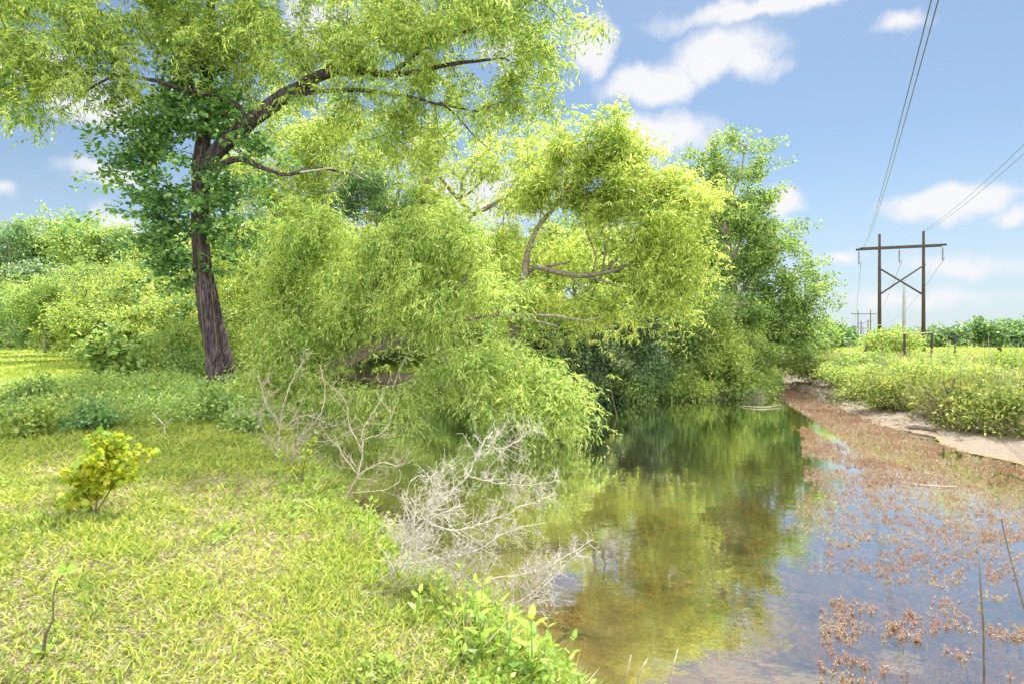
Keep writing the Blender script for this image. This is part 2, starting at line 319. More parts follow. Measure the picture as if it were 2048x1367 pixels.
# ------------------------------------------------------------------ ground sheet
def axis(lo, hi, a, b, fine, grow=1.16):
    x = list(np.arange(a, b+1e-6, fine)); s_ = fine
    while x[-1] < hi: s_ *= grow; x.append(x[-1]+s_)
    s_ = fine
    while x[0] > lo: s_ *= grow; x.insert(0, x[0]-s_)
    return np.array(x)
gx = axis(-2600, 2600, -12, 15, .11, 1.13); gy = axis(-60, 3000, 1.2, 26, .11, 1.1)
X, Y = np.meshgrid(gx, gy); Z = H(X.ravel(), Y.ravel()); nx, ny = len(gx), len(gy)
i = np.arange(ny-1)[:, None]*nx+np.arange(nx-1)[None]
Q = np.stack([i, i+1, i+1+nx, i+nx], -1).reshape(-1, 4)
def groundmat():
    m, t, o = mat('ground_soil'); n = t.nodes.new; l = t.links.new
    g = n('ShaderNodeNewGeometry'); s_ = n('ShaderNodeSeparateXYZ'); l(g.outputs['Position'], s_.inputs[0])
    def noise(scale, det=6, vec=None):
        q = n('ShaderNodeTexNoise'); q.inputs['Scale'].default_value = scale; q.inputs['Detail'].default_value = det; q.inputs['Roughness'].default_value = .6; l(vec or g.outputs['Position'], q.inputs['Vector']); return q.outputs[0]
    def ramp(f, cs, lo=.3, hi=.7):
        r = n('ShaderNodeValToRGB'); e = r.color_ramp.elements; e[0].position = lo; e[1].position = hi; e[0].color = (*cs[0], 1); e[1].color = (*cs[-1], 1)
        for i_, c in enumerate(cs[1:-1]): k = e.new(lo+(hi-lo)*(i_+1)/(len(cs)-1)); k.color = (*c, 1)
        l(f, r.inputs[0]); return r.outputs[0]
    def mix(f, a, b):
        q = n('ShaderNodeMix'); q.data_type = 'RGBA'
        if isinstance(f, float): q.inputs[0].default_value = f
        else: l(f, q.inputs[0])
        l(a, q.inputs[6]); l(b, q.inputs[7]); return q.outputs[2]
    def rng_(v, a, b):
        q = n('ShaderNodeMapRange'); q.interpolation_type = 'SMOOTHSTEP'; l(v, q.inputs[0]); q.inputs[1].default_value = a; q.inputs[2].default_value = b; return q.outputs[0]
    lawn = mix(rng_(noise(1.1), .42, .62), ramp(noise(35), [(.12,.17,.03),(.28,.32,.07)]), ramp(noise(28), [(.24,.19,.12),(.44,.37,.26)]))
    field = mix(rng_(noise(.05, 5), .4, .65), ramp(noise(.6), [(.20,.30,.045),(.34,.42,.07)]), ramp(noise(1.5), [(.30,.36,.09),(.42,.42,.16)]))
    dist = n('ShaderNodeVectorMath'); dist.operation = 'LENGTH'; l(g.outputs['Position'], dist.inputs[0])
    land = mix(rng_(dist.outputs['Value'], 9, 24), lawn, field)
    mud = mix(rng_(noise(2.2), .4, .65), ramp(noise(14), [(.12,.095,.075),(.19,.155,.12),(.25,.21,.17)]), ramp(noise(30), [(.15,.12,.095),(.25,.215,.17)]))
    bed = mix(rng_(noise(.75, 5), .38, .62), ramp(noise(5), [(.12,.105,.05),(.26,.21,.10)], .3, .7), ramp(noise(9), [(.22,.14,.06),(.38,.30,.18)]))
    deep = ramp(noise(2), [(.08,.075,.02),(.17,.14,.045)])
    bed = mix(rng_(s_.outputs[2], -.95, -1.2), bed, deep)
    zj = n('ShaderNodeMath'); zj.operation = 'MULTIPLY_ADD'; l(noise(3), zj.inputs[0]); zj.inputs[1].default_value = .22; l(s_.outputs[2], zj.inputs[2])
    col = mix(rng_(zj.outputs[0], -.16, .0), mud, land)
    col = mix(rng_(s_.outputs[2], -.5, -.58), col, bed)
    p = n('ShaderNodeBsdfPrincipled'); p.inputs['Roughness'].default_value = .9; p.inputs['Specular IOR Level'].default_value = .15; l(col, p.inputs['Base Color'])
    b = n('ShaderNodeBump'); b.inputs['Strength'].default_value = 1.0; b.inputs['Distance'].default_value = .06; l(noise(9, 9), b.inputs['Height']); l(b.outputs[0], p.inputs['Normal'])
    l(p.outputs[0], o.inputs[0]); return m
tag(link('ground', np.stack([X.ravel(), Y.ravel(), Z], -1), [Q], groundmat(), smooth=True), kind='structure')

def watermat():
    m, t, o = mat('pond_water'); n = t.nodes.new; l = t.links.new
    g = n('ShaderNodeNewGeometry'); mp = n('ShaderNodeMapping'); mp.inputs['Scale'].default_value = (1, 1.6, 1); l(g.outputs['Position'], mp.inputs[0])
    a = n('ShaderNodeTexNoise'); a.inputs['Scale'].default_value = 3.2; a.inputs['Detail'].default_value = 3; l(mp.outputs[0], a.inputs['Vector'])
    a2 = n('ShaderNodeTexNoise'); a2.inputs['Scale'].default_value = 16; a2.inputs['Detail'].default_value = 2; a2.inputs['Distortion'].default_value = .6; l(mp.outputs[0], a2.inputs['Vector'])
    pt = n('ShaderNodeTexNoise'); pt.inputs['Scale'].default_value = .45; pt.inputs['Detail'].default_value = 2; l(mp.outputs[0], pt.inputs['Vector'])
    pr = n('ShaderNodeMapRange'); l(pt.outputs[0], pr.inputs[0]); pr.inputs[1].default_value = .42; pr.inputs[2].default_value = .62; pr.inputs[3].default_value = .15
    mu = n('ShaderNodeMath'); mu.operation = 'MULTIPLY'; l(a2.outputs[0], mu.inputs[0]); l(pr.outputs[0], mu.inputs[1])
    mu2 = n('ShaderNodeMath'); mu2.operation = 'MULTIPLY_ADD'; l(mu.outputs[0], mu2.inputs[0]); mu2.inputs[1].default_value = .16; l(a.outputs[0], mu2.inputs[2])
    b = n('ShaderNodeBump'); b.inputs['Strength'].default_value = .075; b.inputs['Distance'].default_value = .03; l(mu2.outputs[0], b.inputs['Height'])
    fr = n('ShaderNodeFresnel'); fr.inputs[0].default_value = 1.45; l(b.outputs[0], fr.inputs[1])
    frs = n('ShaderNodeMath'); frs.operation = 'MULTIPLY_ADD'; frs.inputs[1].default_value = 1.8; frs.inputs[2].default_value = .22; frs.use_clamp = True; l(fr.outputs[0], frs.inputs[0])
    gl = n('ShaderNodeBsdfGlossy'); gl.inputs['Roughness'].default_value = .015; gl.inputs[0].default_value = (.97, .98, 1, 1); l(b.outputs[0], gl.inputs['Normal'])
    tr = n('ShaderNodeBsdfTransparent'); tr.inputs[0].default_value = (.82, .77, .60, 1)
    ms = n('ShaderNodeMixShader'); l(frs.outputs[0], ms.inputs[0]); df = n('ShaderNodeBsdfDiffuse'); df.inputs[0].default_value = (.34, .29, .20, 1); mk = n('ShaderNodeMixShader'); mk.inputs[0].default_value = .05; l(tr.outputs[0], mk.inputs[1]); l(df.outputs[0], mk.inputs[2]); l(mk.outputs[0], ms.inputs[1]); l(gl.outputs[0], ms.inputs[2]); l(ms.outputs[0], o.inputs[0]); return m
wv = np.array([(-17, -6, WATER), (18, -6, WATER), (18, 37, WATER), (-17, 37, WATER)])
tag(link('water', wv, [np.array([[0, 1, 2, 3]])], watermat()), kind='structure')

# ------------------------------------------------------------------ trees
def clusters(blobs, n, gap=.42, nsc=1.1, holes=(), strand=1.1, m=6, droop=.55):
    """blobs (px,py,d,rx px,ry px,rd m): short leafy branchlets that start inside the blobs, run outwards and sag, thinned by noise"""
    vol = np.array([b[3]*b[4]*b[5]*b[2]**2 for b in blobs], float)**.8; vol /= vol.sum(); res = []
    for b, v in zip(blobs, vol):
        want = int(n*v/m)+1; k = want*4+6; c = P(b[0], b[1], b[2]); rr = rng.random((k, 1))**.45*1.22; u = unit(k); q = u*rr
        q = q*np.array([b[3]/F*b[2], b[5], b[4]/F*b[2]])+c
        nn = vnoise(q*nsc+3.3)*.5+vnoise(q*nsc*2.3+9)*.5; ok = nn > gap+.30*(rr[:, 0]-.75)*(gap > .05)
        q = q[ok][:want]; u = u[ok][:want]; k = len(q)
        if not k: continue
        dv = u*[1, 1, .7]+rng.normal(0, .55, (k, 3))*[1, 1, .6]+[0, 0, .15]; dv /= np.linalg.norm(dv, axis=1)[:, None]
        ln = strand*rng.uniform(.4, 1.35, k); t = np.linspace(0, 1, m)
        pts = q[:, None]+(dv*ln[:, None])[:, None]*(t[None, :, None]-.35)-np.array([0, 0, 1.])*(droop*ln[:, None]*t[None]**2*rng.uniform(.2, 1.5, (k, 1)))[:, :, None]
        res.append(pts.reshape(-1, 3)+rng.normal(0, .05*strand, (k*m, 3)))
    q = np.concatenate(res)
    for hx, hy, hr, hr2 in holes:
        px = q[:, 0]/q[:, 1]*F+1024; py = HOR-(q[:, 2]-EYE)/q[:, 1]*F
        dd = ((px-hx)/hr)**2+((py-hy)/hr2)**2; q = q[dd > 1-.3*rng.random(len(q))]
    return q[q[:, 2] > H(q[:, 0], q[:, 1])+.1]
def grow(mb, skel, pts, rtwig=.006, rmax=.05, step=.45, mi=1, arch=.12, sides=5):
    """connects every point to the nearest growing branch; radii add up towards the limb"""
    nodes = [tuple(p) for p in skel]; parent = [-1]*len(nodes); pend = [0.]*len(nodes)
    S = np.array(skel); order = np.argsort([np.min(np.linalg.norm(S-p, axis=1)) for p in pts])
    cap = len(nodes)+len(pts)*14; A = np.zeros((cap, 3)); A[:len(S)] = S; cost = np.zeros(cap); cnt = len(S)
    for k in order:
        if rng.random() < .25: continue
        p = pts[k]; d = np.linalg.norm(A[:cnt]-p, axis=1)+cost[:cnt]*.22; j = int(np.argmin(d)); a = A[j]; dl = np.linalg.norm(p-a); m = max(1, min(12, int(dl/step)))
        prev = j
        for q in range(1, m+1):
            t = q/m; c = a*(1-t)+p*t; c = c+np.array([0, 0, arch*dl*math.sin(math.pi*t)*(.6 if q < m else 0)])
            if q < m: c = c+rng.normal(0, .05*dl/m+.02, 3)
            A[cnt] = c; cost[cnt] = cost[prev]+dl/m; parent.append(prev); prev = cnt; cnt += 1
    n0 = len(S); wgt = np.zeros(cnt); kids = [[] for _ in range(cnt)]
    for i_ in range(cnt-1, n0-1, -1):
        if not kids[i_]: wgt[i_] = 1
        pr = parent[i_]
        wgt[pr] += wgt[i_]; kids[pr].append(i_)
    rad = np.minimum(rtwig*np.maximum(wgt, 1)**.42, rmax)
    for i_ in range(n0, cnt):
        pr = parent[i_]
        if pr >= n0 and max(kids[pr], key=lambda z: wgt[z]) == i_: continue
        ch = [pr, i_]; c = i_
        while kids[c]: c = max(kids[c], key=lambda z: wgt[z]); ch.append(c)
        rr = rad[ch].copy(); rr[0] = rr[1]; rr[-1] = rtwig*.5
        mb.tube(A[ch], rr, 3 if rr[1] < .013 else sides, mi, caps=False)
def limb_px(pl, k=1.0):
    """pl: (px,py,d,width px)"""
    pts = np.array([P(a[0], a[1], a[2]) for a in pl]); r = np.array([a[3]/F*a[2]/2*k for a in pl]); return pts, r
def tree(name, label, cat, trunk, limbs, pts, tmpl, lmat, bmat='bark', group=None, scale=(.7, 1.25), tilt=.55, rtwig=.006, sides=10, flat_az=False, step=.45, rmax=.05, rough=.25, arch=.12, crown=True):
    tp, tr = limb_px(trunk); root = thing(name, label, cat, tp[0], group)
    tps, trs = smooth_poly(tp, tr, .12 if sides > 12 else .4); mb = MB(); mb.tube(tps, trs, sides, 0, rough=rough, seed=rng.uniform(0, 50)); mb.build('trunk', M[bmat], root)
    skel = [tps[len(tps)//3:]]
    for lb in limbs:
        lp, lr = limb_px(lb, .74 if sides > 12 else .68); lp, lr = smooth_poly(lp, lr, .15 if sides > 12 else .35)
        lp = lp+(np.stack([n2(np.arange(len(lp))*1., lp[:, 0], .35, z_) for z_ in (1, 5, 9)], -1)-.5)*np.minimum(lr*1.2, .09)[:, None]
        mb = MB(); mb.tube(lp, lr, max(6, sides*2//3), 0, rough=rough, seed=rng.uniform(0, 50)); mb.build('limb', M[bmat], root); skel.append(lp[len(lp)//5:])
    skel = np.concatenate(skel)
    if len(skel) > 400: skel = skel[::2]
    mb = MB(); grow(mb, skel, pts, rtwig, rmax, step, 1, arch)
    s_ = rng.uniform(*scale, len(pts)); pol = inst(tmpl, pts, rots(len(pts), tilt), s_); V, Fc = polys_mesh(pol); mb.add(V, Fc, 0)
    mb.build('crown', [M[lmat], M['twig']], root); return root

TW = T_willow(14, 30, 1.0, .031); TWn = T_willow(14, 36, .95, .025, 1.0, .5); TWs = T_willow(12, 21, 1.2, .040)
TB = T_broad(); TBf = T_broad(6, 22, .45, (.14, .22), .65); TBff = T_broad(6, 20, 1.2, (.4, .6), .7); TBd = T_broad(8, 26, .26, (.07, .11), .5, .8)
TV = T_broad(8, 13, .28, (.13, .20), .68, .22, up=1.6); TO = T_broad(10, 18, .32, (.11, .18), .55, .5)

# 1 the big willow with the forked trunk
W1 = [(a, b, c, d_*.76) for a, b, c, d_ in [(450,780,15,84),(442,745,15,68),(432,690,15,58),(417,610,15,50),(405,530,15,40),(400,450,15,38),(402,380,15,38),(402,335,15,40),(406,290,15.1,34),(410,220,15.3,28),(414,150,15.4,26),(420,60,15.5,22),(425,-60,15.6,18),(440,-200,15.7,11)]]
L1 = [[(405,345,15,38),(440,298,14.9,38),(490,255,14.7,38),(545,212,14.4,36),(600,175,14,32),(650,150,13.7,27),(710,142,13.4,23),(780,152,13,17),(850,140,12.8,12),(930,125,12.6,9),(1010,118,12.4,5)],
      [(492,250,14.7,22),(478,215,14.6,16),(440,196,14.5,12),(380,182,14.3,11),(310,162,14,9),(230,150,13.6,8),(120,150,13.2,6),(0,172,12.8,4)],
      [(412,372,15,24),(440,335,14.8,18),(480,320,14.6,15),(530,340,14.4,11),(575,350,14.3,9),(640,338,14.2,7),(700,350,14.1,4)],
      [(585,190,14.1,15),(640,185,13.8,11),(720,182,13.5,10),(800,192,13.2,8),(880,210,12.9,6),(960,225,12.6,4)],
      [(880,205,12.9,6),(915,235,12.8,5),(950,275,12.8,3),(975,295,12.8,2)],
      [(650,150,13.7,16),(700,80,13.5,13),(760,10,13.3,11),(830,-80,13,8)],
      [(780,152,13,12),(860,90,12.7,9),(940,60,12.5,7),(1040,20,12.3,4)],
      [(414,150,15.4,18),(350,60,15,13),(260,-20,14.5,10),(150,-80,14,6)],
      [(418,100,15.4,16),(500,20,15.2,12),(580,-80,15,8)],
      [(230,150,13.6,6),(170,185,13.4,4),(150,205,13.3,2)]]
b1 = [(40,70,13,130,90,1.4),(20,180,13,95,60,1.2),(130,130,13.2,130,75,1.2),(180,30,13.5,120,70,1.4),(230,150,13.7,110,42,1),(0,0,13,100,60,1.3),(330,70,14.3,110,85,1.3),(300,-60,14.5,200,90,2),
      (470,60,15,130,95,1.5),(480,150,15,80,50,1),(600,70,14,120,90,1.5),(680,110,13.6,110,75,1.4),(760,60,13.3,120,95,1.5),(850,130,13,120,90,1.4),(700,210,13.6,120,50,1.1),(800,240,13.2,110,65,1.1),
      (870,300,13,70,50,.9),(900,50,12.8,110,90,1.4),(1000,40,12.5,95,80,1.3),(1060,100,12.3,85,100,1.2),(1010,180,12.5,60,50,.9),(1080,190,12.4,50,50,.8),(930,220,12.7,60,45,.8),
      (600,-100,14,260,90,2),(900,-90,13,200,90,1.8),(1060,-30,12.5,90,80,1.3),(430,-150,15,250,90,2),(100,-90,14,200,80,1.8),(60,235,13,60,30,.6)]
h1 = [(575,30,30,45),(640,30,28,30),(975,150,38,28),(955,195,25,22),(230,10,60,22),(110,105,28,14),(720,25,22,20),(330,190,40,30),(690,95,16,12),(500,255,60,30)]
tree('willow_tree', 'huge old willow with dark forked vine wrapped trunk and long limb reaching right', 'tree', W1, L1, clusters(b1, 5800, .51, 1.2, h1, strand=1.0, droop=.5), TW, 'willow', sides=52, rtwig=.0045, rmax=.035, rough=.3)

# climbing vine on its trunk
vb = [(370,560,15,70,60,.4),(365,470,15,95,60,.5),(350,380,14.7,100,50,.7),(310,300,14.6,95,45,.7),(370,250,14.8,100,50,.7),(400,180,15,110,60,.7),(440,230,14.8,60,60,.6),(470,380,14.8,60,70,.6),
      (470,470,15,50,60,.5),(270,400,14.5,60,25,.5),(250,330,14.5,60,18,.4),(290,240,14.5,70,16,.4),(310,440,14.6,70,30,.5),(410,100,15.1,50,60,.5),(520,290,14.6,50,30,.5),(340,510,14.8,60,35,.5),(210,320,14.4,28,8,.2)]
root = thing('climbing_vine', 'dark green broad leaved vine climbing the trunk of the huge forked willow', 'vine', P(425, 735, 14.85))
vp = clusters(vb, 1350, .48, 2.0, strand=1.0, m=5, droop=.25); xt = np.interp(vp[:, 2], [P(0, q[1], 15)[2] for q in W1], [P(q[0], 0, 15)[0] for q in W1]); vp = vp[(np.abs(vp[:, 0]-xt) > .36) | (vp[:, 1] > 15) | (rng.random(len(vp)) < .34)]; mb = MB()
st = []
for k in range(6):
    a0 = k*1.05; q = []
    for (px, py, d, wd) in W1[:12]:
        c = P(px, py, d); rr = wd/F*d/2+.012; a0 += .35; q.append(c+np.array([math.cos(a0)*rr, math.sin(a0)*rr, 0]))
    q, qr = smooth_poly(np.array(q), np.full(len(q), .016), .25); st.append(q)
    mb.tube(q, qr, 5, 1)
grow(mb, np.concatenate(st)[::2], vp, .004, .014, .3, 1, -.05)
keep = (vp[:, 0]-(405-1024)/F*15 < -.25) | (vp[:, 0]-(405-1024)/F*15 > .25) | (rng.random(len(vp)) < .6)
pol = inst(TV, vp, rots(len(vp), .26), rng.uniform(.55, .95, len(vp))); V, Fc = polys_mesh(pol); mb.add(V, Fc, 0); mb.build('foliage', [M['vine'], M['twig']], root)

# 2 bright willow behind the first
W2 = [(640,745,21,40),(660,650,21,34),(700,560,21.2,30),(760,480,21.4,26),(820,420,21.6,20),(860,360,21.8,14),(880,300,22,8)]
L2 = [[(700,560,21.2,26),(800,520,21.5,22),(900,470,21.8,18),(942,432,22,16),(905,385,22,12),(870,340,22,8),(850,290,22,5)],
      [(942,432,22,14),(985,412,22,12),(1035,378,22,10),(1070,330,22,7),(1095,300,22,4)],
      [(925,410,22,9),(925,360,22,8),(955,320,22,6),(1000,285,22,3)],
      [(930,395,22,7),(975,350,22,5),(1015,285,22,3)],
      [(660,650,21,22),(600,560,20.5,16),(560,470,20.3,12),(540,400,20.2,8),(520,320,20.2,5)],
      [(560,470,20.3,9),(520,475,20.2,7),(490,465,20.1,4)],
      [(700,560,21.2,18),(690,470,21,13),(650,390,20.8,9),(620,300,20.6,6)],
      [(760,480,21.4,14),(800,380,21.4,9),(790,300,21.4,6),(830,240,21.4,3)]]
b2 = [(560,260,20.5,110,60,1.4),(650,260,21,120,60,1.5),(520,360,20.3,90,80,1.4),(620,400,20.8,110,90,1.6),(740,330,21.5,110,70,1.5),(860,270,21.8,60,40,1.2),(500,460,20,70,70,1.2),
      (560,540,20.3,110,90,1.5),(680,520,21,120,90,1.6),(800,450,21.5,110,80,1.6),(870,400,21.8,70,80,1.4),(900,520,21.8,120,60,1.5),(1000,500,22,110,60,1.5),(960,290,22,60,40,1),(1000,340,22,80,50,1),(1040,420,22,70,30,1),
      (1070,300,22,50,50,1),(1120,520,21.5,80,60,1.4),(1010,470,22,60,30,1),(430,540,20.5,40,90,1),(780,600,21.5,150,80,1.6),(600,650,20.8,120,70,1.5),(950,600,21.8,120,60,1.5)]
h2 = [(960,440,35,18),(1030,440,30,14),(975,380,20,14),(1075,395,25,20),(1000,270,25,12),(915,305,22,18),(755,470,12,8),(690,300,14,8),(545,300,14,10),(1120,330,30,60)]
tree('willow_tree', 'bright yellow-green willow behind the old forked trunk with thin limbs open against sky', 'tree', W2, L2, clusters(b2, 4900, .50, .9, h2, strand=1.3, droop=.5), TWs, 'willow2', 'bark2', rtwig=.006, rmax=.045)

# 3 leaning willow whose limb lies low over the pond
W3 = [(560,770,14.5,44),(620,745,14.3,42),(690,712,14,40),(760,684,13.8,30),(830,672,13.6,24),(880,655,13.4,22)]
L3 = [[(880,655,13.4,20),(915,642,13.3,19),(960,634,13.2,14),(1030,632,13.1,10),(1110,633,13,8),(1170,642,12.9,4),(1210,632,12.8,2)],
      [(905,648,13.3,9),(985,630,13.2,8),(1030,612,13.2,6)],
      [(985,632,13.2,8),(1060,640,13,7),(1120,655,12.9,3)],
      [(820,672,13.6,16),(860,620,13.4,12),(930,560,13.2,9),(950,500,13.2,6)],
      [(760,684,13.8,18),(740,600,13.6,14),(780,520,13.4,10),(800,450,13.4,6)],
      [(620,745,14.3,18),(600,640,14,14),(590,540,13.8,9),(620,460,13.6,5)],
      [(880,665,13.4,13),(890,720,12.8,11),(925,770,12.4,10),(940,800,12.2,6),(948,850,12,5),(965,890,11.9,3)],
      [(890,720,12.8,11),(960,740,12.4,9),(1050,750,12,7),(1130,770,11.7,4)],
      [(925,770,12.4,6),(945,768,12.3,6),(962,758,12.2,4)],
      [(830,680,13.6,10),(800,740,13.2,8),(780,790,12.9,5),(770,840,12.7,3)],
      [(1000,855,11.9,3),(1060,838,11.9,4),(1108,826,11.8,3)]]
b3 = [(570,590,13.8,70,80,1.1),(600,500,13.7,90,70,1.2),(700,560,13.6,110,80,1.3),(640,660,13.8,110,60,1.1),(800,500,13.4,110,80,1.3),(840,590,13.4,120,60,1.2),(920,480,13.2,80,60,1.1),(950,570,13.2,90,50,1.1),
      (1040,580,13.2,70,35,.9),(550,690,13.8,50,40,.8),(700,640,13.5,90,35,.8),(580,740,13.4,90,35,.8),(930,730,12.6,80,45,.9),(1010,740,12.2,90,50,1),(1090,760,11.9,80,50,.9),(1150,790,11.6,42,50,.6),
      (850,740,12.9,60,40,.8),(800,790,12.7,70,45,.8),(720,770,13,50,35,.6),(830,830,12.4,45,40,.5),(700,820,12.9,50,40,.6),(1040,810,11.9,70,30,.6),(640,800,13,50,40,.6),(1130,840,11.5,30,22,.4),(980,690,12.6,60,30,.6),(640,440,13.8,90,50,1.1),(740,470,13.6,90,50,1.1),(880,430,13.4,60,40,.9),(560,640,14,50,60,1),(870,650,13,90,30,.8)]
h3 = [(800,690,110,24),(700,722,70,16),(440,650,60,160),(930,650,70,12),(1100,635,110,10),(800,745,50,18),(860,560,20,12),(640,560,18,12),(1085,660,80,24),(760,750,60,18),(900,840,60,40),(880,770,30,25),(970,860,60,25),(1130,690,60,20),(730,715,60,18),(960,655,70,10)]
tree('leaning_willow', 'willow leaning from the left bank, its low limb and drooping sprays over the pond', 'tree', W3, L3, clusters(b3, 4700, .50, 1.3, h3, strand=1.0, droop=.9), TWn, 'willow3', 'bark2', rtwig=.0045, rmax=.03, scale=(.7, 1.15))

# 4 right willow with the bare forked limb
W4 = [(1040,760,18.5,26),(1030,690,18.4,24),(1035,620,18.2,20),(1048,560,18,16),(1056,500,18,12),(1075,455,18,10),(1110,415,18,8),(1150,360,18,8),(1190,300,18,5)]
L4 = [[(1050,550,18,16),(1070,535,17.8,17),(1110,545,17.6,16),(1160,552,17.4,16),(1215,545,17.2,12),(1260,528,17,9),(1300,490,17,6),(1330,440,17,3)],
      [(1080,537,17.8,10),(1110,530,17.6,9),(1140,524,17.5,6),(1130,530,17.5,3)],
      [(1160,552,17.4,9),(1200,560,17.3,8),(1240,575,17.2,6),(1280,585,17.1,3)],
      [(1240,575,17.2,6),(1262,578,17.1,5),(1278,555,17,4),(1285,535,17,3)],
      [(1185,548,17.3,8),(1192,515,17.2,7),(1175,470,17.2,5),(1168,420,17.2,4),(1172,370,17.2,3)],
      [(1205,545,17.2,7),(1210,500,17.2,5),(1208,470,17.2,3)],
      [(1215,540,17.2,8),(1250,500,17.1,5),(1280,460,17.1,4),(1290,400,17.1,3)],
      [(1140,555,17.4,6),(1160,572,17.3,5),(1190,575,17.2,3)],
      [(1150,360,18,7),(1180,400,18,4),(1240,360,18,4),(1300,340,18,3)],
      [(1110,415,18,8),(1200,340,17.8,6),(1260,290,17.6,4)]]
b4 = [(1110,330,18,60,60,1.2),(1170,290,18,60,50,1.2),(1230,270,17.8,55,35,1.1),(1270,310,17.6,55,45,1.1),(1150,400,18,80,60,1.3),(1250,390,17.5,90,70,1.5),(1330,410,17.2,75,50,1.3),(1370,450,17.2,45,55,1),(1290,470,17,90,55,1.3),
      (1370,530,17,50,45,1),(1300,590,17.3,90,35,1),(1200,610,17.5,90,30,1),(1130,480,18.3,60,35,1),(1120,590,17.6,60,30,.9),(1400,400,17.4,24,30,.7),(1230,620,17.5,60,20,.7),(1330,370,17.4,60,40,1),(1100,265,18,25,20,.6),(1060,600,18,80,40,1.1),(1080,400,18.4,50,40,1),(1200,330,18,90,50,1.3),(1300,540,16.8,70,40,1.1)]
h4 = [(1085,300,26,40),(1190,370,22,14),(1320,450,20,12),(1260,600,30,10),(1050,440,30,30),(1370,500,14,10),(1130,480,55,35),(1180,500,30,20),(1140,585,40,14),(1290,340,14,12),(1240,455,16,12),(1210,350,14,12),(1100,440,30,25)]
tree('willow_tree', 'lime green willow over the pond with a bare grey forked limb', 'tree', W4, L4, clusters(b4, 3500, .53, 1.1, h4, strand=1.2, droop=.6), TW, 'willow2', 'bark2', rtwig=.005, rmax=.035, scale=(.85, 1.35))

# 5 tall dark oak on the right of the grove
W5 = [(1500,750,25,22),(1490,680,25,20),(1470,600,25,18),(1455,500,25,15),(1450,420,25,11),(1450,330,25,6)]
L5 = [[(1490,660,25,14),(1540,600,25,11),(1590,560,25,8),(1625,545,25,4)],[(1470,600,25,12),(1520,530,25,9),(1560,480,25,6),(1585,455,25,3)],
      [(1460,530,25,10),(1500,440,25,7),(1530,400,25,4)],[(1455,480,25,9),(1420,420,25,6),(1400,340,25,4)],[(1450,420,25,8),(1480,350,25,5),(1490,295,25,3)],[(1500,700,25,10),(1550,670,25,7),(1600,640,25,4)],
      [(1500,720,25,10),(1450,660,24.6,8),(1400,640,24.3,5)]]
b5 = [(1600,690,25.4,34,34,1),(1570,610,25,60,50,1.6),(1520,510,25,50,40,1.5),(1470,300,25,26,22,.8),(1610,630,25,30,40,1),(1405,320,25,26,34,1),(1440,345,25,50,40,1.5),(1485,300,25,38,28,1),(1520,330,25,20,14,.7),(1450,420,25,60,50,1.7),(1510,400,25,40,22,1.1),(1545,390,25,14,10,.6),(1490,460,25,60,45,1.6),(1545,455,25,45,20,1.1),(1560,490,25,36,18,1),
      (1480,540,25,80,60,1.9),(1560,555,25,50,40,1.4),(1610,550,25,34,22,1),(1635,575,25,16,22,.6),(1600,600,25,40,22,1),(1530,620,25,75,55,1.8),(1590,640,25,40,26,1.1),(1450,620,24.6,80,60,1.7),(1550,680,25,55,40,1.4),(1490,350,25,40,16,.8),
      (1580,690,25.2,30,30,1),(1440,700,24.5,60,40,1.4)]
h5 = [(1425,395,14,14),(1480,385,16,10),(1570,515,18,8),(1520,370,26,8),(1595,575,14,5),(1440,300,10,14)]
tree('oak_tree', 'tall dark green tree with ragged tufts at the right end of the grove', 'tree', W5, L5, clusters(b5, 2900, .53, 1.0, h5, strand=1.1, m=5, droop=.1), TO, 'oak', 'bark2', rtwig=.007, rmax=.05, scale=(.7, 1.05), tilt=.5)

def bush(name, label, blobs, n, tmpl, lmat, base, cat='shrub', group=None, gap=.46, nsc=2.2, scale=(.8, 1.2), rt=.005, nst=5, bmat='twig'):
    """several stems from one foot, leaves on fine branches"""
    b0 = P(*base); b0[2] = H(b0[0], b0[1])[0]-.03; root = thing(name, label, cat, b0, group); pts = clusters(blobs, n, gap, nsc, strand=.55*max(1, base[2]/20), m=4, droop=.3)
    if len(pts) < 3: pts = b0+np.abs(rng.normal(0, .3, (6, 3)))
    mb = MB(); sk = []
    for k in range(nst):
        e = pts[rng.integers(len(pts))]; e = b0+(e-b0)*.75; q, r = smooth_poly(np.array([b0+rng.normal(0, .03, 3)*[1, 1, 0], b0*.55+e*.45+rng.normal(0, .06, 3), e]), np.array([rt*5, rt*3, rt*1.5]), .3)
        mb.tube(q, r, 5, 0, caps=True); sk.append(q[1:])
    mb.build('stems', M[bmat], root); mb = MB(); grow(mb, np.concatenate(sk), pts, rt*.6, rt*2.6, .4, 1)
    V, Fc = polys_mesh(inst(tmpl, pts, rots(len(pts), .5), rng.uniform(*scale, len(pts))*max(1, base[2]/20))); mb.add(V, Fc, 0); mb.build('foliage', [M[lmat], M['twig']], root); return root
TBs = T_broad(8, 16, .20, (.06, .10), .5, .8)
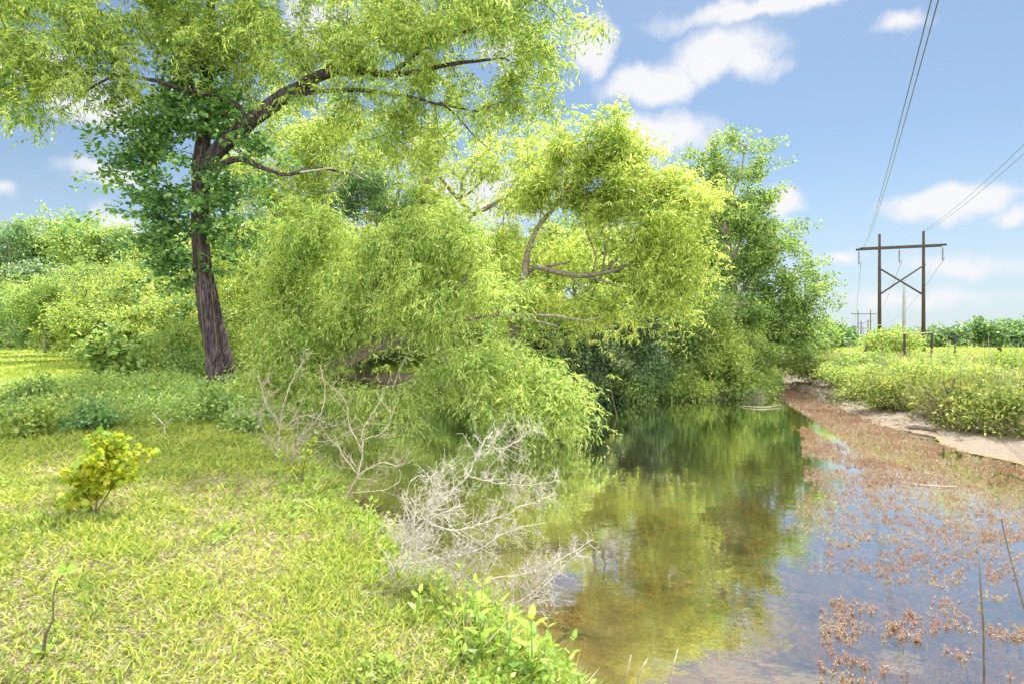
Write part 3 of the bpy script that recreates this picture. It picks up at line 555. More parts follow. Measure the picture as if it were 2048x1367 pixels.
# shrubs on the far bank
for k, (px, d, nm) in enumerate(((-10, 46, 'cut by the left edge'), (55, 47, 'second from the left edge'), (120, 46, 'behind the leftmost sapling'), (190, 44, 'behind the wide sapling'), (260, 43, 'between two lawn saplings'), (330, 42, 'nearest the forked trunk'))):
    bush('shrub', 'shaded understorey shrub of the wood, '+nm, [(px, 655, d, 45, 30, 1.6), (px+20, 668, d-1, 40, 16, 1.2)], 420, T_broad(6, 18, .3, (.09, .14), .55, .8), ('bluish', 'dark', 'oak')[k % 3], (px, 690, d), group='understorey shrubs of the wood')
sh = [('low overhanging evergreen skirt dipping to the water, left one', [(1150,775,21,70,22,.7),(1220,780,21,50,16,.6)], 'dark', (1180,800,21.2), 700),('low overhanging evergreen skirt dipping to the water, middle one', [(1300,780,21,60,18,.7),(1250,765,21,60,24,.8)], 'oak', (1290,800,21.2), 700),('low pale leaved skirt of foliage dipping to the water at the corner', [(1400,775,21.2,60,20,.7),(1460,772,21.6,60,24,.8),(1500,760,23,40,22,.8)], 'bright', (1420,798,21.4), 500),
      ('small leafy shrub closing the muddy corner of the far bank', [(1475,778,21.4,46,20,.6),(1500,768,22.5,34,20,.6)], 'oak', (1478,795,21.5), 500),
      ('dark glossy evergreen shrub at the left end of the far bank', [(1170,720,21,60,60,1),(1190,670,21.4,50,40,1)], 'dark', (1170,795,21.3), 1000),
      ('broad dark evergreen shrub in the middle of the far bank', [(1280,690,21.6,70,75,1.2),(1250,740,21.2,70,50,1),(1300,620,21.8,60,40,1)], 'dark', (1270,795,21.4), 1700),
      ('blue-green shrub with paler tips standing over the far waterline', [(1370,690,22,60,80,1.2),(1390,620,22.3,60,50,1.2),(1350,750,21.4,50,40,.9)], 'mid', (1360,795,21.4), 1100),
      ('pale yellow-green round shrub leaning over the pond corner', [(1450,735,21.8,55,48,.9),(1440,690,22.3,50,40,1)], 'bright', (1440,790,21.6), 800),
      ('grey-green bush beside the narrow end of the pond', [(1500,720,24,50,45,1),(1480,680,24.2,40,35,1)], 'mid', (1500,775,24), 700),
      ('small leafy bush at the foot of the ragged tall tree', [(1560,700,28,35,38,1),(1590,690,29,25,30,.9)], 'oak', (1560,750,28), 500),
      ('dusky shrub half hidden behind the drooping willow sprays', [(1080,690,22.5,60,60,1.1),(1060,740,22.3,60,35,1)], 'dark', (1080,780,22.6), 900),
      ('shaded undergrowth bush on the far bank under the bright willow', [(960,690,27,90,50,1.4),(900,640,28,90,60,1.4)], 'oak', (950,750,28), 1000),
      ('shadowy bush at the back of the pond between the willow trunks', [(760,640,33,110,60,1.6),(680,690,33,100,35,1.4)], 'dark', (740,745,33.5), 900),
      ('low bright bush under the bare forked limb', [(1180,635,22.5,60,30,1),(1250,600,23,60,35,1)], 'bright', (1200,790,22.5), 700)]
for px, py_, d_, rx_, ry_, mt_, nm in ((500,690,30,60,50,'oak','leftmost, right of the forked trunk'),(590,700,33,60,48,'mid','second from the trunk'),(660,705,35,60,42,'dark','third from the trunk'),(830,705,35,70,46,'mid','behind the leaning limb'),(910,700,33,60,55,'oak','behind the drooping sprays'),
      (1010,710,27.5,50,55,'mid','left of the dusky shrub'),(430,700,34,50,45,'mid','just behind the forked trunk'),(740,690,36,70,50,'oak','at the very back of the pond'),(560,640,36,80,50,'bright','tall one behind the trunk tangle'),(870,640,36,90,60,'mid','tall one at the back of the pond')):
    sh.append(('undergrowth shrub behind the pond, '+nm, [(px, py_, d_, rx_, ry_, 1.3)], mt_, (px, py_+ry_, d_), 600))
for lb, bl, mt_, bs, n_ in sh: bush('shrub', lb, bl, n_, TBd, mt_, bs, group='shrubs along the far bank')

# background trees: own trunk, limbs and crown each
def auto_tree(label, px, base, d, top, hw, lmat, n, tmpl, name='tree', group=None, low=.25, scale=(.85, 1.25), lean=0, cat='tree'):
    hgt = base-top; wd = max(3., hgt*.045); tr = [(px, base, d, wd), (px+lean*.4, base-hgt*.35, d, wd*.8), (px+lean*.8, base-hgt*.65, d, wd*.55), (px+lean, top+hgt*.08, d, wd*.2)]
    lm = []; bl = []
    for k in range(5):
        a = rng.uniform(.25, .7); sx = (1 if k % 2 else -1)*rng.uniform(.4, .8)*hw; x0 = px+lean*a; y0 = base-hgt*a; dd = rng.uniform(-.6, .6)*hw/F*d
        lm.append([(x0, y0, d, wd*.45), (x0+sx*.5, y0-hgt*.10, d+dd*.5, wd*.3), (x0+sx, y0-hgt*rng.uniform(.15, .28), d+dd, wd*.12)])
        bl.append((x0+sx, y0-hgt*.24, d+dd, hw*.5, hgt*.17, hw/F*d*.5))
    for k in range(6):
        t = rng.uniform(low, .9); ww = hw*math.sin(math.pi*min(1, .25+t*.72))*.8; bl.append((px+lean*t+rng.uniform(-.6, .6)*ww, base-hgt*t, d+rng.uniform(-.5, .5)*hw/F*d, ww*.62+2, hgt*.17, hw/F*d*.5))
    bl.append((px+lean, top+hgt*.16, d, hw*.45, hgt*.15, hw/F*d*.4))
    return tree(name, label, cat, tr, lm, clusters(bl, n, .47, 26/d, strand=.035*d, m=4, droop=.2), tmpl, lmat, 'bark2', group, scale, .5, rtwig=.0004*d, rmax=.06, sides=6, step=1.0)
G1 = 'trees of the wood on the left'
# (px, base, d, top, halfwidth, material, label)
BT = [(20,668,52,432,62,'bluish','blue-green tree at the left edge of the photo'), (95,672,54,452,60,'mid','round topped tree second from the left edge'), (165,676,50,446,62,'mid','leafy tree of the wood below the small cloud'),
      (235,680,48,450,60,'mid','pale crowned tree of the wood left of the vine'), (305,684,46,462,58,'bright','sunlit tree of the wood just behind the vine fringe'), (45,672,44,520,60,'dark','dark low tree in the shade at the left edge'),
      (375,690,44,470,60,'mid','tree of the wood directly behind the forked trunk'), (450,690,42,440,64,'bright','bright tree seen between trunk and willow'), (530,695,44,430,70,'mid','mid green tree behind the bright willow'),
      (610,695,46,450,70,'oak','dark tree deep behind the bright willow'), (700,700,44,460,70,'mid','tree behind the tangle of dark vines'), (790,705,42,470,70,'bright','tree closing the gap behind the pond'),
      (880,710,40,470,66,'mid','tree behind the low lying limb'), (970,712,38,480,60,'bright','tree behind the drooping sprays'), (1060,715,36,470,60,'oak','tree behind the open willow limbs'),
      (1150,718,34,460,60,'mid','tree behind the bare forked limb'), (1240,720,32,450,60,'bright','tree behind the lime green willow'), (1330,722,30,430,60,'oak','tree rising behind the far bank evergreens'), (1410,724,29,400,50,'oak','slim tree left of the ragged tall tree')]
for a in BT: auto_tree(a[6], a[0], a[1], a[2], a[3], a[4], a[5], 620, TBf, 'tree', G1 if a[0] < 400 else 'trees behind the pond', scale=(.9, 1.4), low=.12)
ST = [(90,705,27,560,50,'mid','second sapling of the lawn edge row'),(265,735,20,620,46,'bright','low sapling in front of the row'),(170,725,23,610,50,'bright','low wide sapling in the middle of the row'),(390,715,26,480,60,'mid','tall sapling filling in behind the forked trunk'),(20,690,36,570,40,'mid','sapling at the far left end of the row'),(120,700,28,590,62,'bright','bushy sapling at the edge of the lawn, leftmost'), (60,690,32,600,34,'bluish','silvery round sapling beside the dark tree'), (200,712,26,560,62,'bright','wide yellow-green sapling on the lawn edge'),
      (290,722,24,540,64,'bright','tall sunlit sapling left of the willow trunk'), (350,735,22,590,52,'bright','sapling with thin bare stem beside the willow trunk'), (240,705,30,520,60,'mid','taller sapling behind the lawn edge row'),
      (150,698,34,520,56,'mid','sapling rising behind the silvery one'), (330,712,30,500,60,'bright','sapling against the wood behind the vine'), (510,725,24,560,60,'bright','sapling right of the willow trunk'), (455,715,27,520,50,'mid','sapling glimpsed just right of the trunk')]
for a in ST: auto_tree(a[6], a[0], a[1], a[2], a[3], a[4], a[5], 800, TBs if a[2] < 10 else TO, 'sapling', 'saplings along the lawn edge', scale=(.5, .8), low=.08, cat='sapling')
for (lb, bl, mt_, bs, n_) in [('heart leaved bush in light shade left of the willow trunk', [(235,700,17,48,40,.6),(270,730,17,30,20,.5)], 'oak', (240,765,17), 150),
      ('pale flecked bush right beside the willow trunk foot', [(345,700,18,55,40,.8),(370,660,18.5,40,30,.7)], 'mid', (350,755,18), 420),
      ('low dark bush at the foot of the forked trunk', [(375,735,16.5,40,25,.5)], 'oak', (375,765,16.5), 220),
      ('dark tangle of vines hanging in the bright willow', [(715,375,20,55,45,.7),(690,415,20,40,40,.6),(790,420,20,45,35,.6),(760,370,20,30,35,.5)], 'bluish', (700,760,20.2), 650)]:
    bush('shrub' if 'tangle' not in lb else 'vine_tangle', lb, bl, n_, TV if 'heart' in lb else TBs, mt_, bs, cat='shrub' if 'tangle' not in lb else 'vine', scale=(.8, 1.2))

# ------------------------------------------------------------------ right horizon
G2 = 'tree line across the right field'
TF = T_broad(6, 14, .8, (.5, .85), .7)
spec = [(1625,688,130,664,26),(1660,688,140,658,24),(1900,692,160,662,28),(1940,692,165,660,26),(1980,692,150,650,36),(2020,692,155,655,34),(2060,692,155,652,34),(1870,692,170,664,28),(1820,691,180,668,26),(1780,690,190,668,26),(1690,690,230,672,16),(2110,692,150,650,38)]
names = ['clump nearest the ragged tall tree','second clump along the left part','clump right of the big power pole','low clump right of the pole','tallest rounded crown of the far line','crown right of the tallest','crown cut by the right edge','clump just behind the right pole','small clump between the two poles','small clump left of the two poles','tiny clump where the poles vanish','far crown outside the right edge']
for a, nm in list(zip(spec, names))[:-1]: auto_tree('distant tree across the field, '+nm, a[0], a[1], a[2], a[3], a[4], 'bluish', 300, TF, 'distant_tree', G2, low=.05, scale=(.8, 1.3))
bush('shrub', 'rounded bright bush at the foot of the left power pole', [(1780,682,48,34,12,1.2),(1808,683,48,20,9,1),(1755,688,48,16,7,.8)], 800, TBs, 'bright', (1780,705,48), scale=(.7, 1.1))
bush('shrub', 'small thin bush in the field left of the poles', [(1645,672,45,16,14,.6)], 160, TO, 'mid', (1645,700,45), scale=(.6, .9))
bush('shrub', 'sparse bush on the bank top near the grove', [(1612,676,40,22,14,.8)], 180, TO, 'oak', (1612,705,40), scale=(.6, .9))

# ------------------------------------------------------------------ power line
DIRL = np.array([.59, 1, 0])/math.hypot(.59, 1)
def hframe(label, px1, px2, top1, top2, d, arm, group='H shaped power structures'):
    a = P(px1, top1, d); b = P(px2, top2, d); g = H((a[0]+b[0])/2, d)[0]
    root = thing('power_pylon', label, 'power pole', ((a[0]+b[0])/2, d, g), group)
    for q in (a, b):
        mb = MB(); r = .19
        mb.tube(np.array([(q[0], q[1], g-.3), (q[0], q[1], g+(q[2]-g)*.5), (q[0], q[1], q[2])]), [r*1.25, r*1.05, r*.8], 12); mb.build('pole', M['pole'], root)
    l = P(arm[0], arm[1], d-.42); r_ = P(arm[2], arm[3], d-.42); mb = MB()
    for dy in (0, .86):
        v = r_-l; ln = np.linalg.norm(v); ang = math.atan2(v[2], v[0]); ro = np.array([(math.cos(ang), 0, -math.sin(ang)), (0, 1, 0), (math.sin(ang), 0, math.cos(ang))]).T
        mb.box((l+r_)/2+np.array([0, dy, 0]), (ln, .12, .27), 0, np.array([(math.cos(ang), 0, -math.sin(ang)), (0, 1, 0), (math.sin(ang), 0, math.cos(ang))]))
    mb.build('crossarm', M['pole'], root)
    return root, a, b, l, r_, g
root, a, b, l_, r_, g = hframe('large H shaped wooden power structure with crossed braces above the bank', 1759, 1847, 469, 463, 75, (1720, 498, 1893, 490))
for z1, z2, dy in ((535, 588, .32), (588, 530, -.34)):
    p, q = P(1759, z1, 75)+[0, dy, 0], P(1847, z2, 75)+[0, dy, 0]; mb = MB(); mb.tube(np.array([p, (p+q)/2, q]), .11, 6); mb.build('brace', M['pole'], root)
for t in (.01, .48, .985):
    c = l_*(1-t)+r_*t+np.array([0, .43, -.18]); mb = MB(); mb.tube(np.array([c, c-[0, 0, 1.9]]), .03, 6)
    for k in range(10):
        zc = c-np.array([0, 0, .3+k*.155]); mb.tube(np.array([zc+[0, 0, .03], zc, zc-[0, 0, .05]]), [.03, .115, .09], 10)
    mb.build('insulator', M['insul'], root)
hframe('smaller H shaped power structure farther down the line', 1716, 1741, 621, 620, 260, (1704, 628.5, 1753, 628.5))
hframe('tiny H shaped power structure, third along the line', 1711.5, 1726, 652, 652, 450, (1704, 657, 1733, 657))
hframe('faint H shaped power structure, farthest along the line', 1698, 1707, 663, 663, 720, (1693, 666.5, 1712, 666.5))
def spole(label, px, top, d, arm=True, r=.16):
    q = P(px, top, d); g = H(q[0], d)[0]; root = thing('utility_pole', label, 'utility pole', (q[0], d, g), 'single utility poles in the field')
    mb = MB(); mb.tube(np.array([(q[0], d, g-.3), (q[0], d, q[2])]), [r*1.2, r*.85], 10); mb.build('pole', M['metal' if not arm else 'pole'], root)
    mb = MB()
    if arm: mb.box((q[0], d-r-.05, q[2]-.7), (2.4, .1, .14)); mb.build('crossarm', M['pole'], root)
    else:
        for k in range(4): mb.box((q[0]+.3, d, q[2]-.5-k*1.1), (.45, .07, .07))
        mb.build('step_bracket', M['metal'], root)
spole('slim grey pole standing between the legs of the large power structure', 1808, 556, 105, False, .25)
spole('small pole with crossarm left of the smaller power structure', 1708, 650, 210)
spole('short pole with crossarm between the smaller structure legs', 1722, 643, 190)
spole('low pole just right of the smaller power structure', 1736, 640, 230)
spole('tiny pole farthest left in the field', 1699, 662, 330)
def wire(label, p0, z0, k, dx):
    ys = np.linspace(-60, 75, 60); x = p0[0]-(75-ys)*.59+dx; z = z0+k*ys**2; z += (p0[2]-z[-1])*((ys+60)/135)
    mb = MB(); mb.tube(np.stack([x, ys, z], -1), .017, 5); o = mb.build('power_wire', M['insul']); tag(o, label, 'wire', 'power line wires overhead')
pl = P(1727, 495, 75); pr = P(1847, 464, 75)
wire('left overhead wire of the close pair rising from the left crossarm end', pl, 10.1, .0008, -.03)
wire('right overhead wire of the close pair rising from the left crossarm end', pl, 10.0, .0008, .13)
wire('upper wire of the pair slanting from the right pole to the right edge', pr, 11.9, .00076, -.1)
wire('lower wire of the pair slanting from the right pole to the right edge', pr, 11.65, .0008, .25)
ys = np.linspace(75, 260, 40)
for nm, q0, q1, sg in (('left', P(1722, 524, 75), P(1705, 636, 260), 5), ('right', P(1890, 516, 75), P(1752, 636, 260), 5), ('middle', P(1804, 521, 75), P(1729, 636, 260), 5)):
    t = (ys-75)/185; pts = q0[None]*(1-t[:, None])+q1[None]*t[:, None]; pts[:, 2] -= sg*4*t*(1-t)
    mb = MB(); mb.tube(pts, .03, 4); tag(mb.build('power_wire', M['insul']), nm+' far span wire between the large and smaller power structures', 'wire', 'power line wires in the distance')

# fence posts
for px, top, d, ln, lb in ((1864, 666, 34, 0, 'weathered upright fence post right of the large power structure'), (1911, 671, 34, .05, 'short fence post standing in brush right of the first'), (1998, 694, 21, -.35, 'dark fence post leaning in the weeds near the right edge'), (1735, 690, 34, .5, 'broken fence post tilted in the weeds by the bright bush'), (1809, 668, 34, 0, 'fence post between the legs of the large power structure')):
    q = P(px, top, d); g = H(q[0], d)[0]; mb = MB(); mb.tube(np.array([(q[0]-ln*1.4, d, g-.1), (q[0]-ln*.5, d, g+(q[2]-g)*.6), (q[0], d, q[2])]), [.075, .07, .065], 8, rough=.2); tag(mb.build('fence_post', M['pole']), lb, 'fence post', 'fence posts on the bank')
mb = MB(); mb.tube(np.array([P(1809, 668, 33.9), P(1838, 667, 33.9), P(1864, 665, 33.9)]), .035, 6); tag(mb.build('fence_rail', M['deadtwig']), 'pale rail lying across two fence posts under the power structure', 'fence rail')

# ------------------------------------------------------------------ ground cover scatters
def shadow_free(x, y): return sdist(x, y)
def scatter(n, x0, x1, y0, y1, dens):
    x = rng.uniform(x0, x1, n*4); y = rng.uniform(y0, y1, n*4); k = rng.random(n*4) < dens(x, y); return x[k][:n], y[k][:n]
def inview(x, y, m=1.02): return (np.abs(x) < y*m*.9+.4)
def blades(x, y, lg, wd, lean, shape='lance', zoff=0., upz=1.0):
    z = H(x, y)+zoff; n = len(x); a = rng.uniform(0, 2*math.pi, n); dv = np.stack([np.cos(a)*lean, np.sin(a)*lean, np.full(n, upz)], -1)
    return leafpoly(dv, unit(n)+np.array([0, 0, .6]), lg, wd, shape)+np.stack([x, y, z], -1)[:, None]
# lawn on the near bank
def polar(n, r0, r1, a0, a1, p=1.0):
    r = r0*(r1/r0)**(rng.random(n)**p); a = rng.uniform(a0, a1, n); return r*np.sin(a), r*np.cos(a)
mb = MB()
x, y = polar(520000, 1.9, 26, R(-47), R(14)); s_ = sdist(x, y); k = (s_ > .22) & (x < 2) & ~((y > 17) & (x > -6)); x, y = x[k], y[k]; s_ = s_[k]
dn = n2(x, y, 1.1, 3)*.6+n2(x, y, 3.3, 8)*.4; dist = np.hypot(x, y); isdry = rng.random(len(x)) < np.clip((dn-.35)*3.2, .20, .80)*(1-.7*sstep(9, 13, dist))
for dryf, mi in ((0, 0), (1, 1)):
    q = isdry == bool(dryf); n = q.sum(); ds = dist[q]
    lg = rng.uniform(.03, .095, n)*(1+ds*.05)*(1 if dryf == 0 else .8); wd = rng.uniform(.0045, .009, n)*(1+ds*.12)*(1 if dryf == 0 else .75)
    pol = blades(x[q], y[q], lg, wd, rng.uniform(.5, 2.2, n) if dryf == 0 else rng.uniform(1.5, 6, n)); V, Fc = polys_mesh(pol); mb.add(V, Fc, mi)
tag(mb.build('grass', [M['grass'], M['dry']]), 'short yellow-green lawn grass mixed with dry thatch on the near bank', 'grass', kind='stuff')
# clover and tiny weeds in the lawn
mb = MB(); x, y = polar(60000, 1.9, 20, R(-47), R(14)); s_ = sdist(x, y); k = (s_ > .02) & (x < 2) & ~((y > 17) & (x > -6)) & (n2(x, y, .9, 12)*.6+n2(x, y, 3, 2)*.4 > .60-.22*sstep(1.3, .1, s_)) & (rng.random(len(x)) < .7); x, y = x[k], y[k]
n = len(x); lg = rng.uniform(.018, .045, n)*(1+np.hypot(x, y)*.05); pol = blades(x, y, lg, lg*.55, rng.uniform(1.2, 4, n), 'oval', rng.uniform(.01, .07, n)); V, Fc = polys_mesh(pol); mb.add(V, Fc, 0)
tag(mb.build('ground_cover', [M['lime']]), 'small leafy weeds growing through the lawn near the bank edge', 'weeds', kind='stuff')
mb = MB(); x, y = polar(70000, 1.9, 16, R(-47), R(20)); s_ = sdist(x, y); k = (s_ > -.1) & (s_ < .75) & (x < 2) & (n2(x, y, 2.2, 31) > .30+.3*sstep(.1, .75, s_)); x, y = x[k], y[k]; n = len(x); z = np.maximum(H(x, y), WATER+.02)
dv = np.stack([rng.normal(.35, .7, n), rng.normal(.1, .7, n), rng.uniform(.1, 1.5, n)], -1); pol = leafpoly(dv, unit(n)+[0, 0, .6], rng.uniform(.06, .24, n)*(.6+n2(x, y, 3, 5)), rng.uniform(.005, .011, n)*(1+y*.08))+np.stack([x, y, z], -1)[:, None]; q = rng.random(n) < .3
mb.add(*polys_mesh(pol[~q]), 0); mb.add(*polys_mesh(pol[q]), 1)
k = rng.random(n) < .10; pts = np.stack([x[k], y[k], z[k]+rng.uniform(.02, .2, k.sum())], -1); mb.add(*polys_mesh(inst(T_broad(8, 8, .07, (.022, .05), .5, .8, up=.8), pts, rots(len(pts), .4), rng.uniform(.7, 1.4, len(pts))))[:2], 2)
tag(mb.build('bank_fringe', [M['grass'], M['dry'], M['lime']]), 'ragged fringe of grass and small weeds hanging over the near water edge', 'weeds', kind='stuff')
# shaded weed patch in front of the big willow
mb = MB(); x, y = scatter(2300, -12, -2, 8, 16.5, lambda x, y: (sdist(x, y) > .05) & (y > 9.3+(n2(x, y, .5, 3)-.5)*3.5) & (n2(x, y, 1.1, 33) > .36) & (rng.random(len(x)) < .25+.75*sstep(3, 1, np.abs(y-11.5)-1.2)) & (x > -1.05*y*.9))
n = len(x); pts = np.stack([x, y, H(x, y)+rng.uniform(.04, .30, n)*(.5+n2(x, y, .9, 5))], -1); Tm = T_broad(6, 18, .17, (.035, .07), .5, .7, up=.8)
V, Fc = polys_mesh(inst(Tm, pts, rots(n, .3), rng.uniform(.7, 1.3, n))); mb.add(V, Fc, 0)
tag(mb.build('undergrowth', [M['mid']]), 'low leafy undergrowth in the shade before the forked willow', 'undergrowth', kind='stuff')
# bank vegetation on the right: leafy weeds and grass
def rb(x, y):
    s_ = sdist(x, y); side = (x > 7) & ((y < 20.5) | (x > 11.5+(y-20.5)*.32)); return side & (s_ > 1.35+(n2(x, y, .7, 21)-.5)*1.1) & inview(x, y)
mb = MB()
x, y = polar(60000, 10, 60, R(14), R(44)); k = rb(x, y) & (sdist(x, y) < 9+y*.3); x, y = x[k], y[k]; s_ = sdist(x, y); n = len(x)
hh = (.12+.95*n2(x, y, .9, 31)**2.0)*(1-.55*sstep(2.5, 7, s_)); z0 = H(x, y); pts = np.stack([x, y, z0+.04+hh*rng.random(n)**.7], -1)
k = rng.random(n) < .36*(1-.6*sstep(5, 9, s_)); V, Fc = polys_mesh(inst(TBs, pts[k], rots(k.sum(), .5), rng.uniform(.8, 1.35, k.sum())*(1+.012*y[k]))); mb.add(V, Fc, 0)
x, y = polar(330000, 10, 60, R(14), R(44)); k = rb(x, y) & (sdist(x, y) < 9+y*.3); x, y = x[k], y[k]; s_ = sdist(x, y); n = len(x)
lg = rng.uniform(.25, .8, n)*(.5+n2(x, y, .5, 41))*(1-.35*sstep(5, 12, s_))*np.where(rng.random(n) < .05, 1.7, 1)*(.55+.9*n2(x, y, 1.4, 91)); pol = blades(x, y, lg, rng.uniform(.008, .016, n)*(1+y*.02), rng.uniform(.2, 1.3, n)); q = rng.random(n) < .25+.6*(n2(x, y, .8, 77) > .55)
mb.add(*polys_mesh(pol[~q]), 0); mb.add(*polys_mesh(pol[q]), 1)
tag(mb.build('bank_weeds', [M['weed'], M['dry']]), 'dense sunlit weeds and grass covering the top of the muddy right bank', 'weeds', kind='stuff')
# field grass further out
mb = MB(); x, y = polar(90000, 20, 170, R(20), R(46)); k = (sdist(x, y) > 3); x, y = x[k], y[k]; n = len(x); ds = np.hypot(x, y)
pol = blades(x, y, rng.uniform(.2, .45, n)*(1+ds*.004), .012*(1+ds*.05), rng.uniform(.3, 1.2, n)); q = rng.random(n) < .2; mb.add(*polys_mesh(pol[~q]), 0); mb.add(*polys_mesh(pol[q]), 1)
x, y = polar(50000, 18, 70, R(-46), R(-14)); k = (sdist(x, y) > 1.5); x, y = x[k], y[k]; n = len(x); ds = np.hypot(x, y)
pol = blades(x, y, rng.uniform(.06, .14, n)*(1+ds*.01), .01*(1+ds*.05), rng.uniform(.6, 2, n)); mb.add(*polys_mesh(pol), 0)
tag(mb.build('field_grass', [M['grass'], M['dry']]), 'rough grass of the open fields beyond pond and bank', 'grass', kind='stuff')
mb = MB(); x, y = scatter(12000, 7, 18, 7, 34, lambda x, y: (x > 7.5) & (sdist(x, y) > .2) & (sdist(x, y) < 2.2) & (n2(x, y, 1.6, 8) > .35+.2*sstep(1.8, .6, sdist(x, y)))); n = len(x)
pol = blades(x, y, rng.uniform(.03, .22, n), rng.uniform(.006, .02, n), rng.uniform(4, 12, n), zoff=.012); q = rng.random(n) < .5; mb.add(*polys_mesh(pol[~q]), 0); mb.add(*polys_mesh(pol[q]), 1)
tag(mb.build('leaf_litter', [M['dry'], M['twig']]), 'scattered dead leaves and bits of twig on the drying mud', 'leaf litter', kind='stuff')
# leaf litter and fringe on the far bank
mb = MB(); x, y = scatter(9000, -14, 12, 18, 36, lambda x, y: (sdist(x, y) > .05) & (sdist(x, y) < 1.6)); n = len(x)
pol = blades(x, y, rng.uniform(.08, .3, n), rng.uniform(.012, .03, n), rng.uniform(.5, 4, n)); q = rng.random(n) < .6; mb.add(*polys_mesh(pol[~q]), 0); mb.add(*polys_mesh(pol[q]), 1)
tag(mb.build('leaf_litter', [M['oak'], M['twig']]), 'dark litter and scrappy plants along the far waterline', 'leaf litter', kind='stuff')

# ------------------------------------------------------------------ red water plants
def PW(px, py, z=WATER): d = (EYE-z)*F/(py-HOR); return (px-1024)/F*d, d
def T_ros(nt_=8, nl=11, r=.035):
    o = []
    for _ in range(nt_):
        a = np.arange(nl)*2.4+rng.uniform(0, 6); up = np.linspace(.1, 1.3, nl); dv = np.stack([np.cos(a), np.sin(a), up], -1); lg = rng.uniform(.75, 1.1, nl)*r*(1.1-.4*np.linspace(0, 1, nl))
        base = np.stack([np.zeros(nl), np.zeros(nl), np.linspace(-.01, .03, nl)], -1)
        o.append(leafpoly(dv, np.tile([0, 0, 1.], (nl, 1))+unit(nl)*.3, lg, lg*.36)+base[:, None])
    return o
TR = T_ros()
poly_d = [(1500,753),(1560,757),(1700,828),(1840,876),(1960,912),(2060,935),(2060,1110),(1960,1090),(1900,1070),(1760,1040),(1730,980),(1715,905),(1650,855),(1590,815),(1530,780)]
def inpoly(px, py, poly):
    ins = np.zeros(len(px), bool)
    for k in range(len(poly)):
        a, b = poly[k], poly[(k+1) % len(poly)]; c = (a[1] > py) != (b[1] > py); xi = (b[0]-a[0])*(py-a[1])/(b[1]-a[1]+1e-9)+a[0]; ins ^= c & (px < xi)
    return ins
wd_ = np.array([PW(*q) for q in poly_d]); sp_ = np.array([PW(*q) for q in [(1600,850),(1700,900),(2060,1000),(2100,1420),(1640,1420),(1640,1180),(1570,1060),(1610,980)]])
def wpts(poly, n, dens):
    lo, hi = poly.min(0), poly.max(0); x = rng.uniform(lo[0], hi[0], n); y = rng.uniform(lo[1], hi[1], n); k = inpoly(x, y, poly) & dens(x, y); return x[k], y[k]
x, y = wpts(wd_, 110000, lambda x, y: (n2(x, y, 1.6, 3)*.5+n2(x, y, 5, 3)*.5 > .36+.1*sstep(9, 5, y)) & (rng.random(len(x)) < np.clip(9/y, .25, 1)) & (H(x, y) < WATER+.03+.16*n2(x, y, 1.1, 66)))
x2, y2 = wpts(sp_, 40000, lambda x, y: (n2(x, y, 1.9, 13)*.5+n2(x, y, 6, 3)*.5 > .50+.08*sstep(6.0, 4.2, y)-.05*sstep(3, 5, x)) & (rng.random(len(x)) < .6))
x, y = np.r_[x, x2], np.r_[y, y2]
zz = np.maximum(WATER, H(x, y)); sz = np.clip(y/12, .62, 1.5)*rng.uniform(.7, 1.3, len(x))
near = np.argsort(np.hypot(x, y))[:280]; rest = np.ones(len(x), bool); rest[near] = False
pos = np.stack([x, y, zz], -1); V, Fc = polys_mesh(inst(TR, pos[rest], rots(rest.sum(), .3), sz[rest])); mb = MB(); mb.add(V, Fc, 0)
tag(mb.build('red_water_plants', [M['redmat']]), 'mat of small red leaved water plants spreading along the right side of the pond', 'water plants', kind='stuff')
protos = []
for k in range(4):
    V, Fc = polys_mesh(TR[k]); mbk = MB(); mbk.add(V, Fc, 0); mbk.tube(np.array([(0, 0, -.16), (.006, .004, -.08), (0, 0, .02)]), .0022, 5, 0); protos.append(mbk)
meshes = []
for c, kk in enumerate(near):
    if c < 4: o = protos[c].build('water_plant', M['red']); meshes.append(o.data)
    else: o = bpy.data.objects.new('water_plant', meshes[c % 4]); C.objects.link(o)
    o.location = (x[kk], y[kk], WATER+.004); o.rotation_euler = (rng.normal(0, .2), rng.normal(0, .2), rng.uniform(0, 6.28)); s0 = rng.uniform(.55, 1.0); o.scale = (s0, s0, s0)
    tag(o, 'small red and green water plant sprig clear of the mat in the near water', 'water plant', 'single red water plant sprigs')
# submerged feathery plants
def T_plume(nt_=6):
    o = []
    for _ in range(nt_):
        n = 30; t = np.linspace(.05, 1, n); base = np.stack([t*.28, np.zeros(n)+.04*np.sin(t*4+rng.uniform(0, 6)), t*.05], -1); sg = np.where(np.arange(n) % 2, 1, -1)
        dv = np.stack([np.full(n, .35), sg*1., rng.normal(0, .3, n)], -1); lg = .045*(1.15-t*.7); o.append(leafpoly(dv, np.tile([0, 0, 1.], (n, 1)), lg, lg*.3)+base[:, None])
    return o
x, y = scatter(5200, 0, 9, 2.2, 14, lambda x, y: (sdist(x, y) < -1.0) & (H(x, y) < -.78) & (n2(x, y, .9, 51)*.6+n2(x, y, 2.5, 8)*.4 > .44-.12*sstep(3, 5, x)))
bedz = H(x, y); pos = np.stack([x, y, np.minimum(bedz+rng.uniform(.02, .22, len(x)), WATER-.04)], -1); V, Fc = polys_mesh(inst(T_plume(), pos, rots(len(x), .35, rng.normal(R(150), .9, len(x))), rng.uniform(.7, 1.4, len(x)))); mb = MB(); mb.add(V, Fc, 0)
tag(mb.build('submerged_weed', [M['sub']]), 'orange brown feathery weed growing under the pond surface', 'water weed', kind='stuff')

